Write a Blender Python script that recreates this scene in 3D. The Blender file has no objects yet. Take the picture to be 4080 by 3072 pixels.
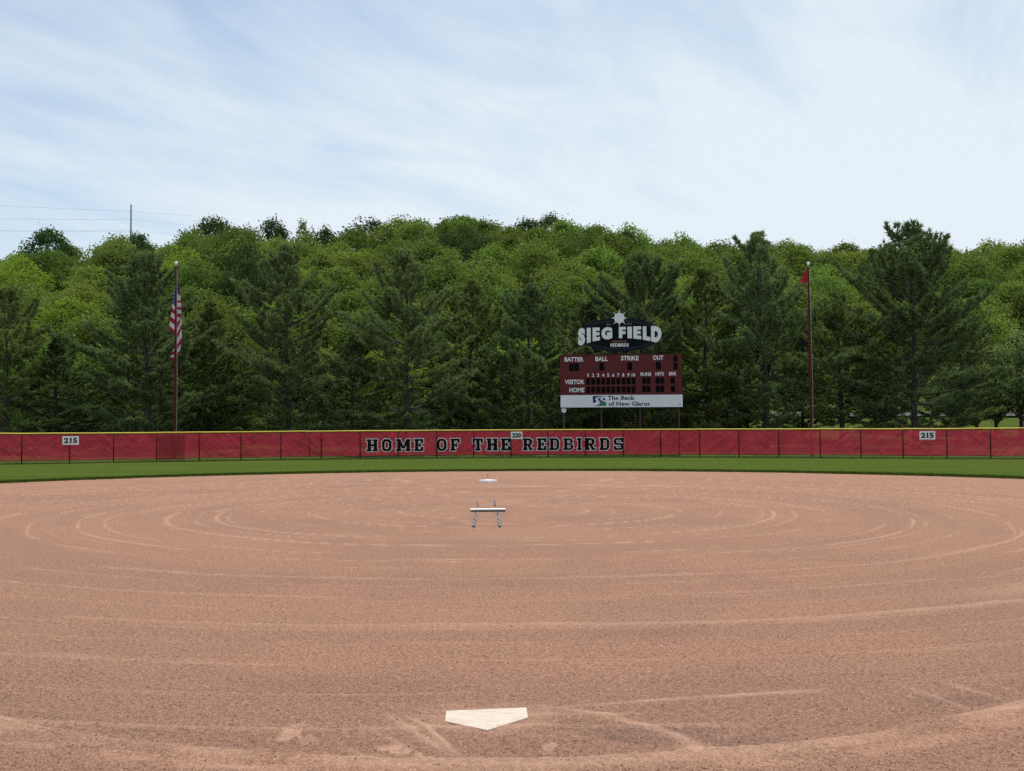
import bpy, bmesh, math, random
import numpy as np
from mathutils import Vector, Matrix, Euler

# ------------------------------------------------------------------ camera
F = 4138.0; CX = 2040.0; CY = 1536.0; HC = 1.4525
PITCH = math.radians(2.35); ROLL = math.radians(-0.3)
sc = bpy.context.scene
COL = sc.collection
cam_d = bpy.data.cameras.new('camera'); cam = bpy.data.objects.new('camera', cam_d); COL.objects.link(cam)
RM = Matrix.Rotation(math.pi/2 + PITCH, 3, 'X') @ Matrix.Rotation(ROLL, 3, 'Z')
cam.matrix_world = Matrix.Translation((0, 0, HC)) @ RM.to_4x4()
cam_d.sensor_width = 36; cam_d.lens = 36*F/4080.0
cam_d.clip_start = 0.1; cam_d.clip_end = 6000
sc.camera = cam

# ------------------------------------------------------------------ sky
SUN_EL = math.radians(65); SUN_AZ = math.radians(14)       # azimuth to the right of +Y (ahead of the camera)
w = bpy.data.worlds.new('World'); sc.world = w; w.use_nodes = True
nt = w.node_tree; nt.nodes.clear()
def N(nt, t, **kw):
    n = nt.nodes.new(t)
    for k, v in kw.items():
        if k.startswith('i_'):
            k2 = k[2:]; n.inputs[int(k2) if k2.isdigit() else k2].default_value = v
        else: setattr(n, k, v)
    return n
L = lambda nt, a, b: nt.links.new(a, b)
sky = N(nt, 'ShaderNodeTexSky', sky_type='NISHITA', sun_disc=False, sun_elevation=SUN_EL, sun_rotation=SUN_AZ,
        altitude=300, air_density=1.0, dust_density=1.2, ozone_density=1.0)
tc = N(nt, 'ShaderNodeTexCoord'); sep = N(nt, 'ShaderNodeSeparateXYZ'); L(nt, tc.outputs['Generated'], sep.inputs[0])
zz = N(nt, 'ShaderNodeMath', operation='MAXIMUM', i_1=0.03); L(nt, sep.outputs[2], zz.inputs[0])
za = N(nt, 'ShaderNodeMath', operation='ADD', i_1=0.06); L(nt, zz.outputs[0], za.inputs[0])
dx = N(nt, 'ShaderNodeMath', operation='DIVIDE'); dy = N(nt, 'ShaderNodeMath', operation='DIVIDE')
L(nt, sep.outputs[0], dx.inputs[0]); L(nt, za.outputs[0], dx.inputs[1]); L(nt, sep.outputs[1], dy.inputs[0]); L(nt, za.outputs[0], dy.inputs[1])
cmb = N(nt, 'ShaderNodeCombineXYZ'); L(nt, dx.outputs[0], cmb.inputs[0]); L(nt, dy.outputs[0], cmb.inputs[1])
def cloudnoise(rot, scl, loc, scale, detail, rough, dist):
    mp = N(nt, 'ShaderNodeMapping', vector_type='TEXTURE'); mp.inputs['Rotation'].default_value = (0, 0, rot)
    mp.inputs['Scale'].default_value = scl; mp.inputs['Location'].default_value = loc
    L(nt, cmb.outputs[0], mp.inputs[0])
    n = N(nt, 'ShaderNodeTexNoise'); n.inputs['Scale'].default_value = scale; n.inputs['Detail'].default_value = detail
    n.inputs['Roughness'].default_value = rough; n.inputs['Distortion'].default_value = dist
    L(nt, mp.outputs[0], n.inputs['Vector']); return n
c1 = cloudnoise(math.radians(58), (2.6, 1.0, 1), (3.1, 1.2, 0), 1.0, 8, 0.56, 0.45)
c2 = cloudnoise(math.radians(66), (2.4, 1.0, 1), (7.4, 5.2, 0), 3.0, 9, 0.6, 0.6)
r1 = N(nt, 'ShaderNodeMapRange', i_1=0.38, i_2=0.66); L(nt, c1.outputs[0], r1.inputs[0])
r2 = N(nt, 'ShaderNodeMapRange', i_1=0.3, i_2=0.75); r2.inputs[3].default_value = -0.17; r2.inputs[4].default_value = 0.22; L(nt, c2.outputs[0], r2.inputs[0])
# cover grows towards the horizon and towards the right
rx = N(nt, 'ShaderNodeMapRange', i_1=-0.45, i_2=0.45); rx.inputs[3].default_value = -0.02; rx.inputs[4].default_value = 0.46; L(nt, sep.outputs[0], rx.inputs[0])
rz = N(nt, 'ShaderNodeMapRange', i_1=0.12, i_2=0.34); rz.inputs[3].default_value = 0.80; rz.inputs[4].default_value = 0.27; L(nt, sep.outputs[2], rz.inputs[0])
def add(a, b, op='ADD', cl=False):
    m = N(nt, 'ShaderNodeMath', operation=op, use_clamp=cl)
    for i, q in enumerate((a, b)):
        if isinstance(q, (int, float)): m.inputs[i].default_value = q
        else: L(nt, q, m.inputs[i])
    return m.outputs[0]
cov = add(add(add(add(r1.outputs[0], 0.44, 'MULTIPLY'), r2.outputs[0]), rx.outputs[0]), rz.outputs[0], cl=True)
cov = add(cov, 0.96, 'MULTIPLY', True)
mixc = N(nt, 'ShaderNodeMix', data_type='RGBA'); L(nt, cov, mixc.inputs[0])
hs = N(nt, 'ShaderNodeMix', data_type='RGBA', blend_type='MULTIPLY'); hs.inputs[0].default_value = 1
hs.inputs[7].default_value = (0.98, 1.18, 1.26, 1)
L(nt, sky.outputs[0], hs.inputs[6]); L(nt, hs.outputs[2], mixc.inputs[6])
mixc.inputs[7].default_value = (8.0, 8.8, 9.4, 1)
bg = N(nt, 'ShaderNodeBackground', i_1=0.1); L(nt, mixc.outputs[2], bg.inputs[0])
wo = N(nt, 'ShaderNodeOutputWorld'); L(nt, bg.outputs[0], wo.inputs[0])

sd = bpy.data.lights.new('sun', 'SUN'); sd.energy = 3.6; sd.angle = math.radians(0.8); sd.color = (1, 0.965, 0.91)
so = bpy.data.objects.new('sun', sd); COL.objects.link(so)
sdir = Vector((math.sin(SUN_AZ)*math.cos(SUN_EL), math.cos(SUN_AZ)*math.cos(SUN_EL), math.sin(SUN_EL)))
so.rotation_euler = sdir.to_track_quat('Z', 'Y').to_euler(); so.location = (0, 0, 60)
sc.view_settings.view_transform = 'Standard'; sc.view_settings.look = 'None'
sc.view_settings.exposure = 0.0; sc.view_settings.gamma = 1.0
sc.cycles.max_bounces = 6; sc.cycles.diffuse_bounces = 3; sc.cycles.transparent_max_bounces = 8
sc.cycles.use_denoising = False

# ------------------------------------------------------------------ helpers
def P(px, py, y):
    d = RM @ Vector(((px-CX)/F, (CY-py)/F, -1.0)); s = y/d.y
    return Vector((d.x*s, y, HC + d.z*s))
SKY = [(-400,1030),(0,1010),(100,1000),(200,1000),(300,985),(520,985),(650,950),(800,945),(950,915),(1080,945),(1200,990),(1290,975),(1450,960),(1540,940),(1600,900),(1700,885),(1850,868),(1950,885),(2100,893),(2300,905),(2500,930),(2700,985),(2900,990),(3200,972),(3400,978),(3600,985),(3900,992),(4080,1000),(4500,1010)]
KN = [(-60,0),(5,0),(18.2,0.0),(24,-.05),(30,-.118),(38,-.115),(45,-.27),(60,-.62),(66,-.67),(72,-.61),(85,-.45),(100,.6),(120,2.85),(140,5.4),(160,6.2),(400,6.2)]
kx = np.array([a for a, b in KN]); kz = np.array([b for a, b in KN])
def hill(x, y):
    x = np.asarray(x, float); y = np.asarray(y, float)
    yy = np.maximum(y, 1.0); px = CX + F*x/yy
    S = np.interp(px, [a for a, b in SKY], [b for a, b in SKY])
    crest = 1.45 + (1716 - S)/F*212 - 12.5
    base = np.interp(y, kx, kz)
    y0 = np.where(px > 3150, 145.0, 122.0) if False else 122.0 + 22.0/(1+np.exp(-(px-3050)/150.0))
    t = np.clip((y-y0)/(212-y0), 0, 1); t = t*t*(3-2*t)*0.45 + t*0.55
    far = np.clip((y-230)/150, 0, 1)
    return base*(1-t) + t*crest*(1-0.35*far)
def gz(x, y): return float(hill(x, y))

def newmesh(name, v, f, mats=(), smooth=False, mi=None):
    me = bpy.data.meshes.new(name)
    v = np.asarray(v, dtype=np.float32).reshape(-1, 3)
    if isinstance(f, np.ndarray):
        k = f.shape[1]; n = f.shape[0]
        me.vertices.add(len(v)); me.vertices.foreach_set('co', v.ravel())
        me.loops.add(n*k); me.loops.foreach_set('vertex_index', f.astype(np.int32).ravel())
        me.polygons.add(n); me.polygons.foreach_set('loop_start', np.arange(0, n*k, k, dtype=np.int32))
        me.update(calc_edges=True)
    else:
        me.from_pydata([tuple(map(float, a)) for a in v], [], f); me.update()
    for m in mats: me.materials.append(m)
    if mi is not None: me.polygons.foreach_set('material_index', np.asarray(mi, dtype=np.int32))
    me.polygons.foreach_set('use_smooth', np.full(len(me.polygons), smooth))
    me.update(); return me
def obj(name, me, parent=None, loc=None):
    o = bpy.data.objects.new(name, me); COL.objects.link(o)
    if parent: o.parent = parent
    if loc is not None: o.location = loc
    return o
def tag(o, label=None, cat=None, group=None, kind=None):
    if label: o['label'] = label
    if cat: o['category'] = cat
    if group: o['group'] = group
    if kind: o['kind'] = kind
    return o
def thing(name, label, cat, loc, group=None, rz=0):
    o = bpy.data.objects.new(name, None); COL.objects.link(o); o.location = loc; o.rotation_euler = (0, 0, rz)
    o.empty_display_size = 0.3
    return tag(o, label, cat, group)
class MB:
    def __init__(s): s.v = []; s.f = []; s.mi = []
    def quad(s, pts, m=0):
        b = len(s.v); s.v += [tuple(p) for p in pts]; s.f.append(tuple(range(b, b+len(pts)))); s.mi.append(m)
    def box(s, x0, x1, y0, y1, z0, z1, m=0):
        b = len(s.v)
        s.v += [(x, y, z) for z in (z0, z1) for y in (y0, y1) for x in (x0, x1)]
        for q in ((0,2,3,1),(4,5,7,6),(0,1,5,4),(2,6,7,3),(0,4,6,2),(1,3,7,5)):
            s.f.append(tuple(b+i for i in q)); s.mi.append(m)
    def tube(s, pts, rads, n=8, m=0, cap=True):
        pts = [Vector(p) for p in pts]; b0 = len(s.v); k = len(pts)
        for i, p in enumerate(pts):
            t = (pts[min(i+1, k-1)] - pts[max(i-1, 0)]).normalized()
            a = Vector((0, 0, 1)) if abs(t.z) < 0.9 else Vector((1, 0, 0))
            u = t.cross(a).normalized(); w_ = t.cross(u)
            r = rads[i] if isinstance(rads, (list, tuple)) else rads
            for j in range(n):
                an = 2*math.pi*j/n; s.v.append(tuple(p + u*(r*math.cos(an)) + w_*(r*math.sin(an))))
        for i in range(k-1):
            for j in range(n):
                a = b0+i*n+j; c = b0+i*n+(j+1) % n
                s.f.append((a, c, c+n, a+n)); s.mi.append(m)
        if cap:
            s.f.append(tuple(b0+j for j in range(n))[::-1]); s.mi.append(m)
            s.f.append(tuple(b0+(k-1)*n+j for j in range(n))); s.mi.append(m)
    def prism(s, poly, y0, y1, m=0):      # poly in xz, extruded from y0 (front) to y1
        b = len(s.v); n = len(poly)
        s.v += [(x, y0, z) for x, z in poly] + [(x, y1, z) for x, z in poly]
        s.f.append(tuple(range(b, b+n))); s.mi.append(m)
        s.f.append(tuple(range(b+2*n-1, b+n-1, -1))); s.mi.append(m)
        for i in range(n):
            j = (i+1) % n; s.f.append((b+i, b+n+i, b+n+j, b+j)); s.mi.append(m)
    def build(s, name, mats, parent=None, loc=None, smooth=False, org=None):
        v = np.array(s.v, float)
        if org is not None: v = v - np.array(org)
        if not isinstance(mats, (list, tuple)): mats = [mats]
        return obj(name, newmesh(name, v, s.f, mats, smooth, s.mi), parent, loc)

# materials
def mat(name, col, rough=0.7, metal=0.0, noise=None, bump=None, spec=None, objrand=0.0):
    m = bpy.data.materials.new(name); m.use_nodes = True; t = m.node_tree
    b = t.nodes['Principled BSDF']; b.inputs['Base Color'].default_value = (*col, 1)
    b.inputs['Roughness'].default_value = rough; b.inputs['Metallic'].default_value = metal
    if spec is not None: b.inputs['Specular IOR Level'].default_value = spec
    tcn = N(t, 'ShaderNodeTexCoord')
    if noise:
        sc_, amt = noise
        n = N(t, 'ShaderNodeTexNoise'); n.inputs['Scale'].default_value = sc_; n.inputs['Detail'].default_value = 6
        L(t, tcn.outputs['Object'], n.inputs['Vector'])
        r = N(t, 'ShaderNodeMapRange', i_1=0.3, i_2=0.7); r.inputs[3].default_value = 1-amt; r.inputs[4].default_value = 1+amt
        L(t, n.outputs[0], r.inputs[0])
        mx = N(t, 'ShaderNodeMix', data_type='RGBA', blend_type='MULTIPLY'); mx.inputs[0].default_value = 1
        mx.inputs[6].default_value = (*col, 1); L(t, r.outputs[0], mx.inputs[7]); L(t, mx.outputs[2], b.inputs['Base Color'])
    if bump:
        sc_, d = bump
        n = N(t, 'ShaderNodeTexNoise'); n.inputs['Scale'].default_value = sc_; n.inputs['Detail'].default_value = 4
        L(t, tcn.outputs['Object'], n.inputs['Vector'])
        bp = N(t, 'ShaderNodeBump'); bp.inputs['Distance'].default_value = d; L(t, n.outputs[0], bp.inputs['Height']); L(t, bp.outputs[0], b.inputs['Normal'])
    return m
def leafmat(name, cA, cB, trans=0.4, nscale=0.45, rnd=0.25):
    m = bpy.data.materials.new(name); m.use_nodes = True; t = m.node_tree; t.nodes.clear()
    out = N(t, 'ShaderNodeOutputMaterial'); tcn = N(t, 'ShaderNodeTexCoord')
    n = N(t, 'ShaderNodeTexNoise'); n.inputs['Scale'].default_value = nscale; n.inputs['Detail'].default_value = 5; n.inputs['Roughness'].default_value = 0.7
    L(t, tcn.outputs['Object'], n.inputs['Vector'])
    r = N(t, 'ShaderNodeMapRange', i_1=0.33, i_2=0.67); L(t, n.outputs[0], r.inputs[0])
    mx = N(t, 'ShaderNodeMix', data_type='RGBA'); mx.inputs[6].default_value = (*cA, 1); mx.inputs[7].default_value = (*cB, 1); L(t, r.outputs[0], mx.inputs[0])
    oi = N(t, 'ShaderNodeObjectInfo'); rr = N(t, 'ShaderNodeMapRange'); rr.inputs[3].default_value = 1-rnd; rr.inputs[4].default_value = 1+rnd; L(t, oi.outputs['Random'], rr.inputs[0])
    hsv = N(t, 'ShaderNodeHueSaturation'); L(t, rr.outputs[0], hsv.inputs['Value']); L(t, mx.outputs[2], hsv.inputs['Color'])
    hr = N(t, 'ShaderNodeMapRange'); hr.inputs[3].default_value = 0.515; hr.inputs[4].default_value = 0.485
    ml = N(t, 'ShaderNodeMath', operation='MULTIPLY', i_1=7.31); fr = N(t, 'ShaderNodeMath', operation='FRACT')
    L(t, oi.outputs['Random'], ml.inputs[0]); L(t, ml.outputs[0], fr.inputs[0]); L(t, fr.outputs[0], hr.inputs[0]); L(t, hr.outputs[0], hsv.inputs['Hue'])
    d = N(t, 'ShaderNodeBsdfDiffuse'); tr = N(t, 'ShaderNodeBsdfTranslucent'); ms = N(t, 'ShaderNodeMixShader', i_0=trans)
    L(t, hsv.outputs[0], d.inputs[0])
    mt = N(t, 'ShaderNodeMix', data_type='RGBA', blend_type='MULTIPLY'); mt.inputs[0].default_value = 1; mt.inputs[7].default_value = (1.25, 1.2, 0.7, 1)
    L(t, hsv.outputs[0], mt.inputs[6]); L(t, mt.outputs[2], tr.inputs[0])
    L(t, d.outputs[0], ms.inputs[1]); L(t, tr.outputs[0], ms.inputs[2])
    g = N(t, 'ShaderNodeBsdfGlossy', i_1=0.45); g.inputs[0].default_value = (0.6, 0.65, 0.7, 1); m2 = N(t, 'ShaderNodeMixShader', i_0=0.012)
    L(t, ms.outputs[0], m2.inputs[1]); L(t, g.outputs[0], m2.inputs[2]); L(t, m2.outputs[0], out.inputs[0])
    return m

# numpy value noise
_rs = np.random.RandomState(11); _lat = _rs.rand(256, 256)
def vn(x, y):
    xi = np.floor(x).astype(int); yi = np.floor(y).astype(int); fx = x-xi; fy = y-yi
    fx = fx*fx*(3-2*fx); fy = fy*fy*(3-2*fy)
    a = _lat[xi % 256, yi % 256]; b = _lat[(xi+1) % 256, yi % 256]; c = _lat[xi % 256, (yi+1) % 256]; d = _lat[(xi+1) % 256, (yi+1) % 256]
    return (a*(1-fx)+b*fx)*(1-fy) + (c*(1-fx)+d*fx)*fy
def fbm(x, y, o=4):
    s = 0; a = 0.5; t = 0
    for i in range(o): s = s + a*vn(x*2**i+17*i, y*2**i+5*i); t += a; a *= 0.5
    return s/t
sst = lambda a, b, x: (lambda t: t*t*(3-2*t))(np.clip((x-a)/(b-a), 0, 1))

# ------------------------------------------------------------------ ground, hills
def dirt_material():
    m = bpy.data.materials.new('infield_dirt'); m.use_nodes = True; t = m.node_tree; b = t.nodes['Principled BSDF']
    b.inputs['Roughness'].default_value = 0.95; b.inputs['Specular IOR Level'].default_value = 0.1
    tcn = N(t, 'ShaderNodeTexCoord')
    def noise(s, d=3, r=0.6):
        n = N(t, 'ShaderNodeTexNoise'); n.inputs['Scale'].default_value = s; n.inputs['Detail'].default_value = d; n.inputs['Roughness'].default_value = r
        L(t, tcn.outputs['Object'], n.inputs['Vector']); return n.outputs[0]
    at = N(t, 'ShaderNodeAttribute', attribute_name='mark'); at2 = N(t, 'ShaderNodeAttribute', attribute_name='tone')
    def mr(src, a, b_, c, d):
        r = N(t, 'ShaderNodeMapRange', i_1=a, i_2=b_); r.inputs[3].default_value = c; r.inputs[4].default_value = d; L(t, src, r.inputs[0]); return r.outputs[0]
    def mix(f, A, B, bt='MIX'):
        mx = N(t, 'ShaderNodeMix', data_type='RGBA', blend_type=bt)
        for i, q in ((0, f), (6, A), (7, B)):
            if isinstance(q, (int, float)): mx.inputs[i].default_value = q
            elif isinstance(q, tuple): mx.inputs[i].default_value = (*q, 1)
            else: L(t, q, mx.inputs[i])
        return mx.outputs[2]
    big = noise(0.35, 5); fine = noise(110, 3, 0.75); mid = noise(38, 3, 0.7)
    c = mix(mr(big, 0.35, 0.65, 0, 1), (0.378, 0.206, 0.139), (0.353, 0.200, 0.135))
    c = mix(at2.outputs['Fac'], c, (0.270, 0.156, 0.113))
    smooth = at.outputs['Fac']
    g = mix(mr(fine, 0.36, 0.64, 0, 1), (0.52, 0.46, 0.44), (1.40, 1.42, 1.40))
    g2 = mix(mr(mid, 0.36, 0.64, 0, 1), (0.76, 0.73, 0.72), (1.20, 1.21, 1.21))
    cg = mix(1.0, mix(1.0, c, g, 'MULTIPLY'), g2, 'MULTIPLY')
    vor = N(t, 'ShaderNodeTexVoronoi', i_Scale=34.0); L(t, tcn.outputs['Object'], vor.inputs['Vector'])
    sp = mr(vor.outputs['Distance'], 0.09, 0.22, 1, 0)
    sepv = N(t, 'ShaderNodeSeparateColor'); L(t, vor.outputs['Color'], sepv.inputs[0])
    hv = N(t, 'ShaderNodeMath', operation='GREATER_THAN', i_1=0.9); L(t, sepv.outputs[0], hv.inputs[0])
    mu = N(t, 'ShaderNodeMath', operation='MULTIPLY'); L(t, sp, mu.inputs[0]); L(t, hv.outputs[0], mu.inputs[1])
    cg = mix(mu.outputs[0], cg, (0.17, 0.09, 0.07))
    light = mix(mr(mid, 0.3, 0.7, 0, 1), (0.43, 0.255, 0.175), (0.49, 0.30, 0.21))
    sm = N(t, 'ShaderNodeMath', operation='MULTIPLY', i_1=0.85); L(t, smooth, sm.inputs[0])
    col = mix(sm.outputs[0], cg, light)
    L(t, col, b.inputs['Base Color'])
    hgt = N(t, 'ShaderNodeMath', operation='ADD'); L(t, fine, hgt.inputs[0]); L(t, mid, hgt.inputs[1])
    bp = N(t, 'ShaderNodeBump'); bp.inputs['Distance'].default_value = 0.012
    st = mr(smooth, 0, 1, 0.95, 0.3); L(t, st, bp.inputs['Strength'])
    L(t, hgt.outputs[0], bp.inputs['Height']); L(t, bp.outputs[0], b.inputs['Normal'])
    return m
M_dirt = dirt_material()
CEN = (-0.0237*18.4, 18.4)
def dirt_fields(x, y):
    dxx = x-CEN[0]-0.25; dyy = y-CEN[1]; r = np.hypot(dxx, dyy); th = np.arctan2(dyy, dxx)
    rw = r + 0.35*(fbm(x*0.22+3, y*0.22+8, 3)-0.5) + 0.05*(fbm(x*1.5, y*1.5, 2)-0.5) + 0.62*th/(2*math.pi)
    def rings(per, wid, off, lo, hi, seed, fr=1.3):
        q = (rw+off)/per; k = np.floor(q); d = (q-k-0.5)*per
        jit = (_lat[(k.astype(int)*7+seed) % 256, 3]-0.5)*per*0.5; d = d-jit
        m = sst(lo, hi, fbm(th*fr*(1.6+k*.32)+k*3.7+seed, k*2.3+seed, 3))*(.7+.6*(fbm(x*5, y*3, 2)-.5)*(y < 12))
        return np.exp(-(d/wid)**2)*m, d
    a, d1 = rings(1.25, 0.032, 0.1, 0.33, 0.52, 5)
    b, d2 = rings(0.62, 0.022, 0.3, 0.42, 0.62, 41)
    c, d3 = rings(0.20, 0.014, 0.0, 0.40, 0.70, 77, 0.8)
    fade = sst(0.9, 1.6, r)*sst(17.5, 13, r)
    mark = (0.95*a + 0.75*b + 0.22*c)*fade*(1-.5*sst(13.5, 8, y*1.0))
    h = (0.012*a + 0.007*b + 0.003*c)*fade
    # broad soft bands swept around the circle
    band = fbm(rw*1.1+2, th*1.2+9, 3); tone = sst(0.42, 0.66, band)*0.28
    # wide pale band and its edge crossing lower right
    q = np.exp(-((rw-10.1)/0.25)**2)*sst(-2.2, 2.5, x)*sst(0.3, 0.6, fbm(th*4, r, 2)); mark = mark + 0.4*q
    q = np.exp(-((rw-10.55)/0.06)**2)*sst(-3, 1.5, x); mark = mark+0.42*q; h = h+0.008*q
    # drag ring in front of the camera
    w2 = 0.05*(fbm(x*1.2+40, y*1.2, 3)-0.5)
    rr = np.hypot(x+0.115, y-9.32) + w2
    e = rr-4.75; fw = sst(8.0, 6.5, y)
    q = (np.exp(-((e-0.03)/0.05)**2)*0.5 + np.exp(-((e+0.03)/0.014)**2)*0.5)*fw*sst(.2, .55, fbm(x*1.5+5, y*2, 2)+.1); mark = mark+q; h = h+0.016*np.exp(-(e/0.06)**2)*fw
    q = np.exp(-((e-0.15)/0.07)**2)*0.3*fw*sst(.35, .6, fbm(x*3+15, y*6, 3)); mark = mark+q
    tone = tone + 0.3*np.exp(-((e-0.36)/0.12)**2)*fw + 0.3*np.exp(-((e+.2)/0.12)**2)*fw
    # straight drag line right of the plate and short scrape
    def seg(x0, y0, x1, y1, wd, amp, hh=0.006):
        nonlocal mark, h
        ux, uy = x1-x0, y1-y0; Ls = math.hypot(ux, uy); ux /= Ls; uy /= Ls
        s = (x-x0)*ux+(y-y0)*uy; d = -(x-x0)*uy+(y-y0)*ux + 0.03*(fbm(s*1.5+9, d_ := s*0, 2)-0.5)
        q = np.exp(-(d/wd)**2)*sst(-0.1, 0.12, s)*sst(Ls+0.15, Ls-0.1, s)*(0.55+0.9*(fbm(x*5, y*5, 2)-.3)); mark = mark+amp*q; h = h+hh*q
    G = lambda px, py: (lambda p: (p[0], p[1]))(ground_px(px, py))
    for (a_, b_, wd, am) in (((2560,2795),(3230,2752),.03,.75),((2200,2822),(2560,2795),.025,.5),((3780,2722),(3960,2778),.022,.95),((3600,2735),(3830,2815),.025,.6),((3900,2710),(4060,2765),.03,.35),
                           ((2150,2815),(2420,2850),.022,.6),((2420,2850),(2680,2925),.03,.6),((2680,2925),(2780,2975),.04,.7),((2300,2830),(2560,2900),.012,.4),((1530,2840),(1760,2990),.03,.55),((1600,2845),(1790,2970),.012,.5),((1640,2860),(1830,3010),.02,.6),((1450,2900),(1700,3020),.02,.45),((1330,2960),(1500,3040),.03,.3)):
        p0 = G(*a_); p1 = G(*b_); seg(p0[0], p0[1], p1[0], p1[1], wd, am)
    # foot prints
    for (px, py, w_, l_, an, am) in ((1155,2925,.05,.13,-.15,.8),(1185,2890,.05,.07,0.1,.5),(1560,2975,.065,.055,.5,.95),(1600,2990,.06,.05,.6,.8),(1230,2945,.06,.10,.2,.4),(2195,2965,.045,.06,.2,.7),(2175,2985,.04,.05,0,.5),(2760,2985,.07,.08,-.2,.7),(1680,3010,.05,.05,.5,.4)):
        gx, gy = G(px, py); ddx = x-gx; ddy = y-gy; ca, sa = math.cos(an), math.sin(an)
        u = (ddx*ca+ddy*sa)/w_; v = (-ddx*sa+ddy*ca)/l_; q0 = np.hypot(u, v)+0.5*(fbm(x*14, y*14, 2)-0.5)
        q = sst(1.15, 0.75, q0); tread = 0.75+0.25*np.sin(ddy*170+3*fbm(x*9, y*9, 2))
        mark = mark + am*q*tread; h = h - 0.009*q + 0.005*np.exp(-((q0-1.1)/.18)**2) + 0.002*q*np.sin(ddy*170)
    for (px, py, w_, l_, am) in ((2560,2925,.33,.14,.9),(2330,2895,.2,.12,.5),(1350,2740,.8,.30,.28),(3000,2960,.3,.1,.4),(3850,2790,.3,.1,.6)):
        gx, gy = G(px, py); q0 = np.hypot((x-gx)/w_, (y-gy)/l_)+.6*(fbm(x*5+2, y*5, 3)-.5); tone = tone+am*sst(1.15, .55, q0)
    # plate surround: swept paler, settled dirt
    pr = np.hypot((x-HP[0])/0.34, (y-HP[1]-0.2)/0.3); mark = mark+0.3*sst(1.2, 0.7, pr+0.5*(fbm(x*6, y*6, 2)-.5))
    h = h + 0.006*np.exp(-((pr-.95)/.2)**2)
    h = h + 0.012*(fbm(x*0.9, y*0.9, 4)-0.5) + 0.010*(fbm(x*7, y*7, 3)-0.5)*np.clip(1-mark, 0.2, 1) + 0.012*(vn(x*38, y*38)-.5)*(y < 12)*np.clip(1-mark, .15, 1)
    tone = tone + 0.2*sst(.5, .7, fbm(x*.9+30, y*.9, 3))
    return h, np.clip(mark, 0, 1), np.clip(tone, 0, 1)
def ground_px(px, py):
    d = RM @ Vector(((px-CX)/F, (CY-py)/F, -1.0)); s = -HC/d.z
    return (d.x*s, d.y*s)
HP = ground_px(1942, 2908)

# fine infield sheet
ys = [2.2]
while ys[-1] < 41.5:
    y = ys[-1]; ys.append(y + (0.06 if y < 4.2 else max(0.010, y*y/(1.5*1040)*(1.0 if y < 30 else 1.6))))
ys = np.array(ys)
ts = np.concatenate([np.linspace(-1.5, -0.56, 120), np.linspace(-0.555, 0.555, 1000), np.linspace(0.56, 1.5, 120)])
Y, T = np.meshgrid(ys, ts, indexing='ij'); X = T*Y
h, mk, tn = dirt_fields(X, Y)
Z = hill(X, np.minimum(Y, 60)) + h
nr, nc = X.shape
idx = np.arange(nr*nc).reshape(nr, nc)
fq = np.stack([idx[:-1, :-1], idx[:-1, 1:], idx[1:, 1:], idx[1:, :-1]], -1).reshape(-1, 4)
me = newmesh('infield_dirt', np.stack([X, Y, Z], -1).reshape(-1, 3), fq, [M_dirt], True)
for nm, arr in (('mark', mk), ('tone', tn)):
    a = me.attributes.new(nm, 'FLOAT', 'POINT'); a.data.foreach_set('value', arr.astype(np.float32).ravel())
tag(obj('infield_dirt', me), 'raked brown dirt infield with curved drag marks', kind='structure')

# loose crumbs of dirt lying on the infield near the camera
rng = np.random.RandomState(5)
nC = 26000
yy = 4.2*(12/4.2)**(rng.rand(nC)**0.9); xx = (rng.rand(nC)*1.3-0.65)*yy
hh, mm, tt = dirt_fields(xx, yy)
keep = (rng.rand(nC) > mm*1.3) & ~((np.abs(xx-HP[0]) < .20) & (yy > HP[1]+.03) & (yy < HP[1]+.40)); xx = xx[keep]; yy = yy[keep]; hh = hh[keep]; n = len(xx)
rad = 0.0020 + 0.0045*rng.rand(n)**5
octv = np.array([(1,0,0),(0,1,0),(-1,0,0),(0,-1,0),(0,0,1),(0,0,-1)], float); octf = np.array([(0,1,4),(1,2,4),(2,3,4),(3,0,4),(1,0,5),(2,1,5),(3,2,5),(0,3,5)])
V = octv[None]*rad[:, None, None]*(0.6+0.8*rng.rand(n, 6, 1)); an = rng.rand(n)*6.28
c_, s_ = np.cos(an)[:, None], np.sin(an)[:, None]
V = np.stack([V[..., 0]*c_-V[..., 1]*s_+xx[:, None], V[..., 0]*s_+V[..., 1]*c_+yy[:, None], V[..., 2]*.8+(hill(xx, yy)+hh+rad*.35)[:, None]], -1)
Fc = (octf[None]+(np.arange(n)*6)[:, None, None]).reshape(-1, 3)
M_crumb = mat('crumb', (0.34, 0.205, 0.15), 0.95, noise=(30, 0.5), spec=.05)
tag(obj('dirt_crumbs', newmesh('dirt_crumbs', V.reshape(-1, 3), Fc, [M_crumb])), 'loose crumbs scattered over the raked dirt', 'dirt crumbs', kind='stuff')

# base dirt under and behind the camera
def sheet(name, x0, x1, y0, y1, nx, ny, zf, m, label):
    X, Y = np.meshgrid(np.linspace(x0, x1, nx), np.linspace(y0, y1, ny)); Z = zf(X, Y)
    i = np.arange(nx*ny).reshape(ny, nx); f = np.stack([i[:-1, :-1], i[:-1, 1:], i[1:, 1:], i[1:, :-1]], -1).reshape(-1, 4)
    return tag(obj(name, newmesh(name, np.stack([X, Y, Z], -1).reshape(-1, 3), f, [m], True)), label, kind='structure')
sheet('ground', -60, 60, -40, 44, 60, 60, lambda x, y: hill(x, y)-0.06, M_dirt, 'dirt around and behind the backstop area')

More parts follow.
